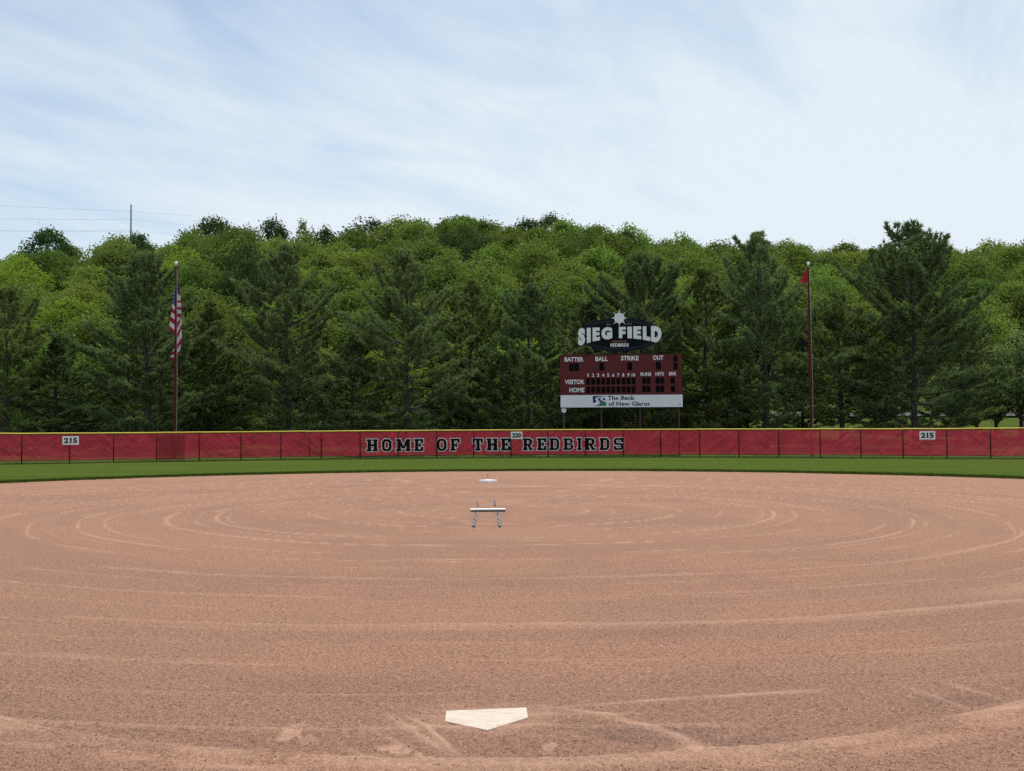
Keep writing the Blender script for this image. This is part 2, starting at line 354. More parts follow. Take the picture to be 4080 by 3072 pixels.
# grass materials
def grass_material(name, A, B, C, sx=0.25, dryness=0.0):
    m = bpy.data.materials.new(name); m.use_nodes = True; t = m.node_tree; b = t.nodes['Principled BSDF']
    b.inputs['Roughness'].default_value = 0.8; b.inputs['Specular IOR Level'].default_value = 0.0
    tcn = N(t, 'ShaderNodeTexCoord')
    mp = N(t, 'ShaderNodeMapping'); mp.inputs['Scale'].default_value = (sx, 1, 1); L(t, tcn.outputs['Object'], mp.inputs[0])
    n1 = N(t, 'ShaderNodeTexNoise'); n1.inputs['Scale'].default_value = 0.9; n1.inputs['Detail'].default_value = 8; n1.inputs['Roughness'].default_value = 0.7; L(t, mp.outputs[0], n1.inputs['Vector'])
    n2 = N(t, 'ShaderNodeTexNoise'); n2.inputs['Scale'].default_value = 16; n2.inputs['Detail'].default_value = 4; L(t, tcn.outputs['Object'], n2.inputs['Vector'])
    r1 = N(t, 'ShaderNodeMapRange', i_1=0.35, i_2=0.65); L(t, n1.outputs[0], r1.inputs[0]); r2 = N(t, 'ShaderNodeMapRange', i_1=0.35, i_2=0.7); L(t, n2.outputs[0], r2.inputs[0])
    m1 = N(t, 'ShaderNodeMix', data_type='RGBA'); m1.inputs[6].default_value = (*A, 1); m1.inputs[7].default_value = (*B, 1); L(t, r1.outputs[0], m1.inputs[0])
    m2 = N(t, 'ShaderNodeMix', data_type='RGBA'); m2.inputs[7].default_value = (*C, 1); L(t, m1.outputs[2], m2.inputs[6])
    q = N(t, 'ShaderNodeMath', operation='MULTIPLY', i_1=0.5); L(t, r2.outputs[0], q.inputs[0]); L(t, q.outputs[0], m2.inputs[0]); L(t, m2.outputs[2], b.inputs['Base Color'])
    bp = N(t, 'ShaderNodeBump'); bp.inputs['Distance'].default_value = 0.06; L(t, n2.outputs[0], bp.inputs['Height']); L(t, bp.outputs[0], b.inputs['Normal'])
    return m
M_turf = grass_material('turf', (0.040, 0.068, 0.012), (0.080, 0.115, 0.020), (0.11, 0.138, 0.032), 0.12)
M_lawn = grass_material('lawn', (0.055, 0.085, 0.018), (0.075, 0.11, 0.022), (0.10, 0.12, 0.03), 0.2)
M_floor = grass_material('forest_floor', (0.03, 0.045, 0.015), (0.045, 0.06, 0.02), (0.05, 0.05, 0.025), 1)

# outfield turf: a raised sheet with a lip towards the dirt
RG = 19.6
def inner(th): return RG + 0.10*(fbm(th*30, th*0+1, 4)-0.5)
ths = np.linspace(math.radians(-5), math.radians(185), 900); rs = [0, 0, .03, .12, .35, .8, 1.6, 3, 5, 8, 12, 16, 20, 24, 28, 32, 36, 40, 45, 50]
V = []; 
for k, dr in enumerate(rs):
    r = inner(ths)+dr; x = CEN[0]+r*np.cos(ths); y = CEN[1]+r*np.sin(ths)
    z = hill(x, y) + (-.03 if k == 0 else (.032 if k == 1 else .045)) + 0.01*(fbm(x*2, y*2, 2)-.5)
    V.append(np.stack([x, y, z], -1))
V = np.array(V); nr, nc = V.shape[:2]; idx = np.arange(nr*nc).reshape(nr, nc)
fq = np.stack([idx[:-1, :-1], idx[1:, :-1], idx[1:, 1:], idx[:-1, 1:]], -1).reshape(-1, 4)
yv = V[..., 1].ravel(); cen = yv[fq].mean(1); rad_ = np.hypot(V[..., 0].ravel()+.12, yv-5.08)[fq].mean(1)
fq = fq[rad_ < 68.5]
tag(obj('outfield_grass', newmesh('outfield_grass', V.reshape(-1, 3), fq, [M_turf], True)), 'mown green outfield grass', kind='structure')

# short blades on the lip and beyond
def blades(name, xs, ys_, zs, hgt, wid, m, label, lean=0.35, seed=3):
    r = np.random.RandomState(seed); n = len(xs); a = r.rand(n)*6.28; hh = hgt*(0.5+0.8*r.rand(n)); lx = (r.rand(n)-.5)*lean*hh*2; ly = (r.rand(n)-.5)*lean*hh*2
    ww = wid*(0.6+0.8*r.rand(n))
    v = np.stack([np.stack([xs-np.cos(a)*ww, ys_-np.sin(a)*ww, zs], -1), np.stack([xs+np.cos(a)*ww, ys_+np.sin(a)*ww, zs], -1), np.stack([xs+lx, ys_+ly, zs+hh], -1)], 1)
    return tag(obj(name, newmesh(name, v.reshape(-1, 3), np.arange(3*n).reshape(n, 3), [m])), label, 'grass', kind='stuff')
M_blade = leafmat('grass_blade', (0.04, 0.075, 0.01), (0.06, 0.10, 0.014), 0.3, 0.6, 0)
r = np.random.RandomState(9); n = 42000
th = math.radians(18)+r.rand(n)*math.radians(144); rr = inner(th)+0.004+r.rand(n)**2*0.5
bx = CEN[0]+rr*np.cos(th); by = CEN[1]+rr*np.sin(th)
blades('grass_blades', bx, by, hill(bx, by)+.02, 0.065, 0.012, M_blade, 'ragged grass blades along the dirt edge')

# terrain beyond the fence
yt = np.concatenate([np.linspace(40, 150, 90), np.linspace(152, 260, 70), np.linspace(270, 520, 20), [700, 1000, 2500]])
tt_ = np.linspace(-1.3, 1.3, 180)
Y, T = np.meshgrid(yt, tt_, indexing='ij'); X = T*Y
Z = hill(X, Y) - 0.10*(Y < 68) + 0.25*(fbm(X*.15, Y*.15, 3)-.5)*(Y > 95)
nr, nc = X.shape; idx = np.arange(nr*nc).reshape(nr, nc)
fq = np.stack([idx[:-1, :-1], idx[:-1, 1:], idx[1:, 1:], idx[1:, :-1]], -1).reshape(-1, 4)
Vt = np.stack([X, Y, Z], -1).reshape(-1, 3); cy = Vt[fq][:, :, 1].mean(1); cx = Vt[fq][:, :, 0].mean(1)
edge = 100 + 44/(1+np.exp(-((CX+F*cx/cy)-2900)/120.0))
tag(obj('hillside', newmesh('hillside', Vt, fq, [M_lawn, M_floor], True, (cy > edge).astype(int))), 'grassy bank rising into a wooded hill', kind='structure')
M_road = mat('asphalt', (0.11, 0.11, 0.11), 0.9, noise=(2, .15), spec=0)
MBr = MB()
xr = np.linspace(-10, 120, 60)
for i in range(59):
    q = []
    for (x, y) in ((xr[i], 117.0-.03*xr[i]), (xr[i+1], 117.0-.03*xr[i+1]), (xr[i+1], 121.5-.03*xr[i+1]), (xr[i], 121.5-.03*xr[i])): q.append((x, y, gz(x, y)+0.2))
    MBr.quad(q)
tag(MBr.build('road', M_road), 'grey road crossing the lawn behind the trees', kind='structure')

# ------------------------------------------------------------------ plate, rubber, base, lane lines
def fitpix_prism(name, pts, z0, z1, m, bev, loc, label, cat):
    bm = bmesh.new(); vs = [bm.verts.new((p[0]-loc[0], p[1]-loc[1], z1-loc[2])) for p in pts]; f = bm.faces.new(vs)
    if f.normal.z < 0: f.normal_flip()
    bm.normal_update()
    r_ = bmesh.ops.extrude_face_region(bm, geom=[f]); vv = [g for g in r_['geom'] if isinstance(g, bmesh.types.BMVert)]
    for v in vv: v.co.z = z0-loc[2]
    bmesh.ops.recalc_face_normals(bm, faces=bm.faces)
    bmesh.ops.bevel(bm, geom=[e for e in bm.edges], offset=bev, segments=3, affect='EDGES', profile=0.6)
    me = bpy.data.meshes.new(name); bm.to_mesh(me); bm.free(); me.materials.append(m)
    o = obj(name, me, None, loc); return tag(o, label, cat)
def rubber_mat(name, base, stain, amt=0.6):
    m = bpy.data.materials.new(name); m.use_nodes = True; t = m.node_tree; b = t.nodes['Principled BSDF']; b.inputs['Roughness'].default_value = 0.55
    tcn = N(t, 'ShaderNodeTexCoord'); mp = N(t, 'ShaderNodeMapping'); mp.inputs['Scale'].default_value = (1, 2.2, 1); L(t, tcn.outputs['Object'], mp.inputs[0])
    n = N(t, 'ShaderNodeTexNoise'); n.inputs['Scale'].default_value = 9; n.inputs['Detail'].default_value = 8; n.inputs['Roughness'].default_value = .7; L(t, mp.outputs[0], n.inputs['Vector'])
    r = N(t, 'ShaderNodeMapRange', i_1=0.42, i_2=0.72); r.inputs[4].default_value = amt; L(t, n.outputs[0], r.inputs[0])
    mx = N(t, 'ShaderNodeMix', data_type='RGBA'); mx.inputs[6].default_value = (*base, 1); mx.inputs[7].default_value = (*stain, 1); L(t, r.outputs[0], mx.inputs[0]); 
    n2 = N(t, 'ShaderNodeTexNoise'); n2.inputs['Scale'].default_value = 60; n2.inputs['Detail'].default_value = 2; L(t, mp.outputs[0], n2.inputs['Vector'])
    r2 = N(t, 'ShaderNodeMapRange', i_1=0.66, i_2=0.72); r2.inputs[4].default_value = 0.6; L(t, n2.outputs[0], r2.inputs[0])
    m3 = N(t, 'ShaderNodeMix', data_type='RGBA'); m3.inputs[7].default_value = (.42, .3, .22, 1); L(t, mx.outputs[2], m3.inputs[6]); L(t, r2.outputs[0], m3.inputs[0]); L(t, m3.outputs[2], b.inputs['Base Color'])
    bp = N(t, 'ShaderNodeBump'); bp.inputs['Distance'].default_value = 0.002; L(t, n.outputs[0], bp.inputs['Height']); L(t, bp.outputs[0], b.inputs['Normal'])
    return m
M_plate = rubber_mat('plate_rubber', (0.62, 0.52, 0.415), (0.47, 0.32, 0.235), .9)
pts = []
for (px, py) in ((1942,2908),(2104,2858),(2098,2818),(1777,2831),(1772,2872)):
    d = RM @ Vector(((px-CX)/F, (CY-py)/F, -1.0)); s = (0.010-HC)/d.z; pts.append((d.x*s, d.y*s))
fitpix_prism('home_plate', pts, -0.03, 0.010, M_plate, 0.004, (pts[0][0], pts[0][1], 0), 'dusty white five-sided home plate set in the dirt nearest the camera', 'home plate')
M_white = rubber_mat('white_rubber', (0.85, 0.85, 0.84), (0.6, 0.5, 0.42), .35)
xc = -0.0237*18.25; a = math.radians(3)
def rect(cx, cy, w_, d_, a): return [(cx+u*w_/2*math.cos(a)-v*d_/2*math.sin(a), cy+u*w_/2*math.sin(a)+v*d_/2*math.cos(a)) for u, v in ((-1,-1),(1,-1),(1,1),(-1,1))]
M_side = mat('dark_rubber', (0.10, 0.085, 0.08), .8, noise=(12, .4), spec=.1)  # dark grey for the block below the white slab, makes the front side darker
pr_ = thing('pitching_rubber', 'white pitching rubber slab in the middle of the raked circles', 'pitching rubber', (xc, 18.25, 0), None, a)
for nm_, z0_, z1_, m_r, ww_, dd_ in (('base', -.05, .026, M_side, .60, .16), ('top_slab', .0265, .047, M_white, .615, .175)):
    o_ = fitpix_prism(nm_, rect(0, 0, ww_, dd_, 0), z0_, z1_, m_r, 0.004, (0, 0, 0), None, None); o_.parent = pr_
zb = gz(0, 30)
ob = fitpix_prism('second_base', rect(-0.711, 30.25, 0.385, 0.385, math.radians(45)), zb-0.02, zb+0.075, M_white, 0.022, (-0.711, 30.25, zb), 'low white square base far out near the grass edge', 'base')
M_lane = mat('blue_grey_cord', (0.16, 0.16, 0.19), 0.9, noise=(8, .5))
def lane(px0, py0, px1, py1, label, wd, dd=0.0, seed=1, pieces=1):
    r_ = random.Random(seed); p0 = ground_px(px0, py0); p1 = ground_px(px1, py1)
    if dd:
        q0 = P(px0, py0, dd); 
    mb = MB(); n = 26; o0 = None; prev = None
    for i in range(n+1):
        t = i/n; x = p0[0]+(p1[0]-p0[0])*t + r_.uniform(-.5, .5)*wd*0.7; y = p0[1]+(p1[1]-p0[1])*t; w_ = wd*(0.35+0.9*r_.random())
        z = gz(x, y)+0.018+0.012*r_.random()
        if o0 is None: o0 = (x, y, gz(x, y))
        cur = [(x-w_/2, y, z-.03), (x-w_/2*.7, y, z), (x+w_/2*.7, y, z), (x+w_/2, y, z-.03)]
        if prev and not (pieces > 1 and i in (10, 11, 18)):
            for k in range(3): mb.quad([prev[k], prev[k+1], cur[k+1], cur[k]])
        prev = cur
    mb.quad([prev[0], prev[1], prev[2], prev[3]])
    return tag(mb.build('lane_marker', M_lane, None, o0, org=o0), label, 'lane marker', 'frayed blue-grey marker strips by the pitching rubber')
lane(1887, 2101, 1897, 2046, 'frayed blue-grey strip in front of the rubber, left one', .03, seed=2)
lane(1993, 2101, 1985, 2046, 'frayed blue-grey strip in front of the rubber, right one', .035, seed=3)
lane(1903, 2016, 1901, 1993, 'short blue-grey strip behind the rubber, left one', .02, seed=4)
lane(1972, 2014, 1970, 1992, 'short blue-grey strip behind the rubber, right one', .02, seed=5)
mb = MB(); p = P(1944.5, 1898, 33.6); z0 = gz(p.x, p.y); mb.tube([(p.x, p.y, z0-.02), (p.x-.006, p.y+.01, z0+.05), (p.x-.012, p.y, z0+.1)], [.014, .012, .01], 6)
tag(mb.build('marker_peg', M_lane, None, (p.x, p.y, z0), org=(p.x, p.y, z0)), 'tiny dark peg sticking up behind second base', 'peg')

# ------------------------------------------------------------------ outfield fence
HOMEC = (-0.12, 5.1); RF = 66.4
def fence_xy(px, R=RF):
    d = RM @ Vector(((px-CX)/F, (CY-1770)/F, -1.0)); ux, uy = d.x/math.hypot(d.x, d.y), d.y/math.hypot(d.x, d.y)
    b = -(ux*HOMEC[0]+uy*HOMEC[1]); c = HOMEC[0]**2+HOMEC[1]**2-R*R; s = -b+math.sqrt(b*b-c)
    return Vector((ux*s, uy*s, 0))
def fang(p): return math.atan2(p.y-HOMEC[1], p.x-HOMEC[0])
def fpt(a, off=0.0, z=0.0):
    r_ = RF-off; x = HOMEC[0]+r_*math.cos(a); y = HOMEC[1]+r_*math.sin(a); return Vector((x, y, gz(x, y)+z))
posts_px = [87,278,453,625,794,960,1119,1280,1435,1587,1740,1888,2036,2184,2332,2484,2633,2788,2944,3103,3268,3430,3598,3773,3947]
pa = [fang(fence_xy(q)) for q in posts_px]
stepL = pa[0]-pa[1]; stepR = pa[-2]-pa[-1]
pa = [pa[0]+stepL*k for k in (3, 2, 1)] + pa + [pa[-1]-stepR*k for k in (1, 2, 3)]
extra = [fang(fence_xy(q)) for q in (1233, 2707)]
FH = 1.93
aL, aR = pa[0], pa[-1]; forg = fpt(math.pi/2)
fence = thing('outfield_fence', 'long curved chain-link outfield fence with red windscreen and yellow top cap', 'fence', forg)
M_post = mat('post_paint', (0.030, 0.010, 0.011), 0.7, noise=(4, .3), spec=.1)
M_cap = mat('yellow_cap', (0.66, 0.50, 0.04), 0.6, noise=(0.7, .12))
NS = 1400
aa = np.linspace(aL, aR, NS)
def capz(a): return FH + 0.012*(float(fbm(np.array(a*70), np.array(1.0), 3))-0.5)*2
mb = MB(); aa2 = np.linspace(aL, aR, 500)
mb.tube([fpt(a, 0.0, capz(a)) for a in aa2], 0.048, 8); mb.build('top_cap', M_cap, fence, smooth=True, org=forg)
mb = MB(); mb.tube([fpt(a, 0.02, FH-0.05) for a in aa2[::3]], 0.02, 6); mb.build('top_rail', M_post, fence, smooth=True, org=forg)
mb = MB(); mb.tube([fpt(a, 0.02, 0.235) for a in aa2[::3]], 0.017, 6); mb.build('bottom_rail', M_post, fence, smooth=True, org=forg)
for k, a in enumerate(pa):
    mb = MB(); p = fpt(a, 0.065); mb.tube([p+Vector((0, 0, -.1)), p+Vector((0, 0, FH-.04))], 0.034, 8)
    mb.build('post', M_post, fence, smooth=True, org=forg)
for a in extra:
    mb = MB(); p = fpt(a, 0.05); mb.tube([p+Vector((0, 0, .2)), p+Vector((0, 0, FH-.05))], 0.02, 8); mb.build('brace_post', M_post, fence, smooth=True, org=forg)
# windscreen cloth
def screen_mat(name, col, see, tw=0.5):
    m = bpy.data.materials.new(name); m.use_nodes = True; t = m.node_tree; t.nodes.clear(); out = N(t, 'ShaderNodeOutputMaterial')
    tcn = N(t, 'ShaderNodeTexCoord')
    n = N(t, 'ShaderNodeTexNoise'); n.inputs['Scale'].default_value = 1.3; n.inputs['Detail'].default_value = 5; L(t, tcn.outputs['Object'], n.inputs['Vector'])
    r_ = N(t, 'ShaderNodeMapRange', i_1=0.3, i_2=0.7); r_.inputs[3].default_value = .85; r_.inputs[4].default_value = 1.15; L(t, n.outputs[0], r_.inputs[0])
    mx = N(t, 'ShaderNodeMix', data_type='RGBA', blend_type='MULTIPLY'); mx.inputs[0].default_value = 1; mx.inputs[6].default_value = (*col, 1); L(t, r_.outputs[0], mx.inputs[7])
    d = N(t, 'ShaderNodeBsdfDiffuse'); tr = N(t, 'ShaderNodeBsdfTranslucent'); ms = N(t, 'ShaderNodeMixShader', i_0=tw); tp = N(t, 'ShaderNodeBsdfTransparent'); m2 = N(t, 'ShaderNodeMixShader', i_0=see)
    L(t, mx.outputs[2], d.inputs[0]); L(t, mx.outputs[2], tr.inputs[0]); L(t, d.outputs[0], ms.inputs[1]); L(t, tr.outputs[0], ms.inputs[2]); L(t, ms.outputs[0], m2.inputs[1]); L(t, tp.outputs[0], m2.inputs[2]); L(t, m2.outputs[0], out.inputs[0])
    return m
M_screen = screen_mat('windscreen', (0.49, 0.048, 0.076), 0.2)
M_patch = screen_mat('windscreen_patch', (0.24, 0.05, 0.055), 0.5, .5)
pas = np.array(sorted(pa)); 
def sag(a, v):
    i = np.clip(np.searchsorted(pas, a)-1, 0, len(pas)-2); u = (a-pas[i])/(pas[i+1]-pas[i]); s = a*RF
    k = i*3.17
    diag = fbm((s+v*1.1)*1.6+k, (s-v)*0.35+k, 3); diag2 = fbm((s-v*1.2)*1.7+k*2, (s+v)*0.3+9, 3)
    rid = 1-np.abs(2*diag-1); rid2 = 1-np.abs(2*diag2-1)
    return 0.035*np.sin(np.pi*u) + 0.07*(rid**5)*sst(.3, .7, fbm(s*.5, v*.5+3, 2)) + 0.07*(rid2**5)*sst(.4, .7, fbm(s*.5+50, v*.6, 2)) + 0.02*(fbm(s*2, v*4, 3)-.5)
NV = 28; vv = np.linspace(0.25, FH-.03, NV)
A, VV = np.meshgrid(aa, vv, indexing='ij'); off = -0.10 - 0.5*0 + 0*A; dsp = sag(A, VV)
R_ = RF + 0.015 + dsp*0.8; X = HOMEC[0]+R_*np.cos(A); Y = HOMEC[1]+R_*np.sin(A); Z = hill(X, Y)+VV
idx = np.arange(NS*NV).reshape(NS, NV); fq = np.stack([idx[:-1, :-1], idx[1:, :-1], idx[1:, 1:], idx[:-1, 1:]], -1).reshape(-1, 4)
ws = obj('windscreen', newmesh('windscreen', np.stack([X, Y, Z], -1).reshape(-1, 3)-np.array(forg), fq, [M_screen], True), fence)
a0, a1 = fang(fence_xy(632)), fang(fence_xy(737)); mb = MB()
for i in range(12):
    u0 = a0+(a1-a0)*i/12; u1 = a0+(a1-a0)*(i+1)/12; mb.quad([fpt(u0, .012, .06), fpt(u1, .012, .06), fpt(u1, .012, FH-.14), fpt(u0, .012, FH-.14)])
o = mb.build('cloth_patch', M_patch, fence, org=forg); o['label'] = 'dark brownish patch over the red cloth'
# chain link wire, woven diamonds
def link_mat():
    m = bpy.data.materials.new('chain_link'); m.use_nodes = True; t = m.node_tree; t.nodes.clear(); out = N(t, 'ShaderNodeOutputMaterial')
    uv = N(t, 'ShaderNodeAttribute', attribute_name='wire'); sp = N(t, 'ShaderNodeSeparateXYZ'); L(t, uv.outputs['Vector'], sp.inputs[0])
    res = []
    for sgn in ('ADD', 'SUBTRACT'):
        a = N(t, 'ShaderNodeMath', operation=sgn); L(t, sp.outputs[0], a.inputs[0]); L(t, sp.outputs[1], a.inputs[1])
        b = N(t, 'ShaderNodeMath', operation='MULTIPLY', i_1=1/0.11); L(t, a.outputs[0], b.inputs[0]); f = N(t, 'ShaderNodeMath', operation='FRACT'); L(t, b.outputs[0], f.inputs[0])
        g = N(t, 'ShaderNodeMath', operation='LESS_THAN', i_1=0.035); L(t, f.outputs[0], g.inputs[0]); res.append(g.outputs[0])
    mx = N(t, 'ShaderNodeMath', operation='MAXIMUM'); L(t, res[0], mx.inputs[0]); L(t, res[1], mx.inputs[1])
    tp = N(t, 'ShaderNodeBsdfTransparent'); pb = N(t, 'ShaderNodeBsdfPrincipled'); pb.inputs['Base Color'].default_value = (.09, .05, .05, 1); pb.inputs['Specular IOR Level'].default_value = .2; pb.inputs['Roughness'].default_value = .7
    ms = N(t, 'ShaderNodeMixShader'); L(t, mx.outputs[0], ms.inputs[0]); L(t, tp.outputs[0], ms.inputs[1]); L(t, pb.outputs[0], ms.inputs[2]); L(t, ms.outputs[0], out.inputs[0]); return m
na = 400; aw = np.linspace(aL, aR, na); zz_ = np.array([0.03, FH-.06])
A, VV = np.meshgrid(aw, zz_, indexing='ij'); R_ = RF-0.035; X = HOMEC[0]+R_*np.cos(A); Y = HOMEC[1]+R_*np.sin(A); Z = hill(X, Y)+VV
idx = np.arange(na*2).reshape(na, 2); fq = np.stack([idx[:-1, 0], idx[1:, 0], idx[1:, 1], idx[:-1, 1]], -1)
me = newmesh('chain_link', np.stack([X, Y, Z], -1).reshape(-1, 3)-np.array(forg), fq, [link_mat()])
at = me.attributes.new('wire', 'FLOAT_VECTOR', 'POINT'); at.data.foreach_set('vector', np.stack([A*RF, VV, A*0], -1).astype(np.float32).ravel())
obj('chain_link', me, fence)

# slab letters: convex pieces, each grown for the white outline
def Rc(x0, y0, x1, y1): return [(x0, y0), (x1, y0), (x1, y1), (x0, y1)]
st_, t_ = .16, .26
def stem(x): return Rc(x, 0, x+t_, 1)
cr = lambda x0, y0, x1, y1, x2, y2, x3, y3: [(x0, y0), (x1, y1), (x2, y2), (x3, y3)]
GL = {
 'H': (.85, [stem(.08), stem(.55), Rc(0,0,.38,st_), Rc(.47,0,.85,st_), Rc(0,1-st_,.38,1), Rc(.47,1-st_,.85,1), Rc(.25,.42,.6,.59)]),
 'O': (.80, [Rc(0,.2,.22,.8), Rc(.58,.2,.8,.8), Rc(.2,0,.6,.18), Rc(.2,.82,.6,1), cr(0,.22,.2,0,.3,.18,.22,.3), cr(.6,0,.8,.22,.58,.3,.5,.18), cr(.8,.78,.6,1,.5,.82,.58,.7), cr(.2,1,0,.78,.22,.7,.3,.82)]),
 'M': (1.15, [stem(.1), stem(.83), Rc(0,0,.42,st_), Rc(.73,0,1.15,st_), Rc(0,1-st_,.3,1), Rc(.85,1-st_,1.15,1), cr(.1,1,.46,.2,.62,.3,.34,1), cr(.81,1,.53,.3,.69,.2,1.05,1)]),
 'E': (.80, [stem(.08), Rc(0,0,.8,.16), Rc(0,.84,.8,1), Rc(.25,.42,.56,.58), Rc(.6,.0,.8,.35), Rc(.6,.67,.8,1), Rc(.46,.33,.58,.67)]),
 'F': (.80, [stem(.08), Rc(0,0,.44,st_), Rc(0,.84,.8,1), Rc(.25,.40,.56,.56), Rc(.6,.65,.8,1), Rc(.46,.31,.58,.65)]),
 'T': (.86, [stem(.32), Rc(.2,0,.66,st_), Rc(0,.84,.86,1), Rc(0,.62,.16,1), Rc(.7,.62,.86,1)]),
 'R': (.88, [stem(.08), Rc(0,0,.4,st_), Rc(0,.83,.62,1), Rc(.25,.4,.62,.56), Rc(.56,.54,.8,.86), cr(.62,1,.56,.84,.66,.78,.8,.86), cr(.62,.4,.8,.54,.6,.62,.52,.48), cr(.38,.45,.55,.08,.78,.08,.62,.45), Rc(.54,0,.88,st_)]),
 'D': (.84, [stem(.08), Rc(0,0,.64,.17), Rc(0,.83,.64,1), Rc(.62,.2,.84,.8), cr(.64,0,.84,.2,.62,.28,.54,.15), cr(.84,.8,.64,1,.54,.85,.62,.72)]),
 'B': (.84, [stem(.08), Rc(0,0,.64,.16), Rc(0,.84,.62,1), Rc(.25,.43,.64,.58), Rc(.58,.58,.8,.86), Rc(.62,.16,.84,.44), cr(.64,0,.84,.16,.66,.24,.56,.12), cr(.8,.86,.62,1,.54,.88,.6,.78), cr(.84,.42,.7,.52,.56,.5,.66,.38)]),
 'I': (.44, [stem(.11), Rc(0,0,.44,st_), Rc(0,1-st_,.44,1)]),
 'S': (.80, [Rc(.16,.84,.62,1), Rc(0,.58,.21,.84), cr(.0,.84,.21,.8,.3,.9,.16,1), Rc(.14,.42,.64,.58), cr(0,.6,.14,.42,.3,.5,.21,.66), Rc(.59,.16,.8,.42), cr(.8,.4,.64,.58,.5,.5,.59,.34), Rc(.18,0,.64,.16), cr(.64,0,.8,.16,.59,.24,.5,.1), Rc(.6,.66,.8,1), Rc(0,0,.2,.34)]),
}
def grow(poly, b):
    n = len(poly); ar = sum(poly[i][0]*poly[(i+1) % n][1]-poly[(i+1) % n][0]*poly[i][1] for i in range(n))
    if ar < 0: poly = poly[::-1]
    out = []
    for i in range(n):
        p0, p1, p2 = Vector(poly[i-1]), Vector(poly[i]), Vector(poly[(i+1) % n]); e1 = (p1-p0).normalized(); e2 = (p2-p1).normalized()
        n1 = Vector((e1.y, -e1.x)); n2 = Vector((e2.y, -e2.x)); m_ = (n1+n2); k = max(m_.dot(n1), 0.45); out.append(tuple(p1+m_*(b/k)))
    return out
M_lw = mat('letter_white', (0.72, 0.70, 0.72), 0.7); M_lb = mat('letter_black', (0.006, 0.006, 0.007), 0.8, spec=0.0)
letters = [('H',107,198),('O',220,300),('M',323,440),('E',457,533),('O',624,703),('F',723,800),('T',886,971),('H',988,1079),('E',1094,1173),('R',1255,1338),('E',1359,1437),('D',1450,1530),('B',1552,1633),('I',1652,1695),('R',1710,1797),('D',1818,1899),('S',1922,2003)]
for ch, X0, X1 in letters:
    mb = MB()
    p0 = 1400+X0*.5425; p1 = 1400+X1*.5425; A0 = fang(fence_xy(p0)); A1 = fang(fence_xy(p1)); wd, polys = GL[ch]
    Wm = (A0-A1)*RF; b = 0.055; zc0 = 0.49; Hm = 0.93
    def mp_(x, z, o):
        a = A0 + (A1-A0)*(b*.8 + x/wd*(Wm-1.6*b))/Wm; return fpt(a, o, zc0+b+z*(Hm-2*b))
    for g, mm_, o0 in ((b, 0, .000), (0, 1, .018)):
        for k, pl in enumerate(polys):
            pl2 = grow([(x/wd*(Wm-1.6*b), z*(Hm-2*b)) for x, z in pl], g)
            mb.quad([mp_(x/(Wm-1.6*b)*wd, z/(Hm-2*b), o0+k*.0013-0.012) for x, z in pl2], mm_)
    mb.build('letter', [M_lw, M_lb], ws, org=forg)


# text from the built-in font, as mesh fitted to a rectangle
def text_geo(s, bold=0.0, shear=0.0, spacing=1.0):
    cu = bpy.data.curves.new('txt', 'FONT'); cu.body = s; cu.offset = bold; cu.shear = shear; cu.resolution_u = 3; cu.space_character = spacing
    to = bpy.data.objects.new('txt', cu); COL.objects.link(to); dg = bpy.context.evaluated_depsgraph_get()
    me = bpy.data.meshes.new_from_object(to.evaluated_get(dg)); v = np.array([tuple(q.co) for q in me.vertices]); f = [tuple(p.vertices) for p in me.polygons]
    bpy.data.objects.remove(to); bpy.data.curves.remove(cu); bpy.data.meshes.remove(me)
    v[:, 0] -= v[:, 0].min(); v[:, 0] /= max(v[:, 0].max(), 1e-6); v[:, 1] -= v[:, 1].min(); v[:, 1] /= max(v[:, 1].max(), 1e-6)
    return v[:, :2], f
def add_text(mb, s, fx, bold=0.0, m=0, **k):
    v, f = text_geo(s, bold, **k); b = len(mb.v); mb.v += [tuple(fx(x, z)) for x, z in v]
    for q in f: mb.f.append(tuple(b+i for i in q)); mb.mi.append(m)

# distance signs on the fence
M_sign = mat('sign_white', (0.80, 0.80, 0.82), 0.5, noise=(3, .06)); M_num = mat('sign_maroon', (0.09, 0.008, 0.015), 0.5); M_numb = mat('sign_black', (0.015, 0.012, 0.015), 0.5)
def dist_sign(txt, x0, y0, x1, y1, label, mn):
    a_c = fang(fence_xy((x0+x1)/2)); p = fpt(a_c, 0.13); y = p.y
    tl = P(x0, y0, y); br = P(x1, y1, y); wv = abs(br.x-tl.x)/max(math.cos(a_c-math.pi/2), .5)*0.97; hv = abs(tl.z-br.z); zc = (tl.z+br.z)/2
    t = thing('distance_sign', label, 'sign', (p.x, p.y, zc-hv/2), 'white distance signs fixed to the outfield fence', a_c-math.pi/2)
    mb = MB(); mb.box(-wv/2, wv/2, -.006, .006, 0, hv); pn = mb.build('panel', M_sign, t)
    mb = MB(); add_text(mb, txt, lambda x, z: (-wv*.41+x*wv*.82, -.010, hv*.17+z*hv*.66), .06, 0); mb.build('numerals', mn, pn)
    for sx in (-.25, .25):
        mb = MB(); mb.box(sx*wv-.03, sx*wv+.03, .0065, .05, hv*.4, hv*.6); mb.build('clip', M_post, t)
dist_sign('215', 253, 1738, 309, 1772, 'white sign reading 215 at the far left of the fence', M_num)
dist_sign('220', 2035, 1720, 2082, 1749, 'white sign reading 220 between the words on the red fence', M_numb)
dist_sign('215', 3668, 1718, 3724, 1751, 'white sign reading 215 on the right part of the fence', M_num)

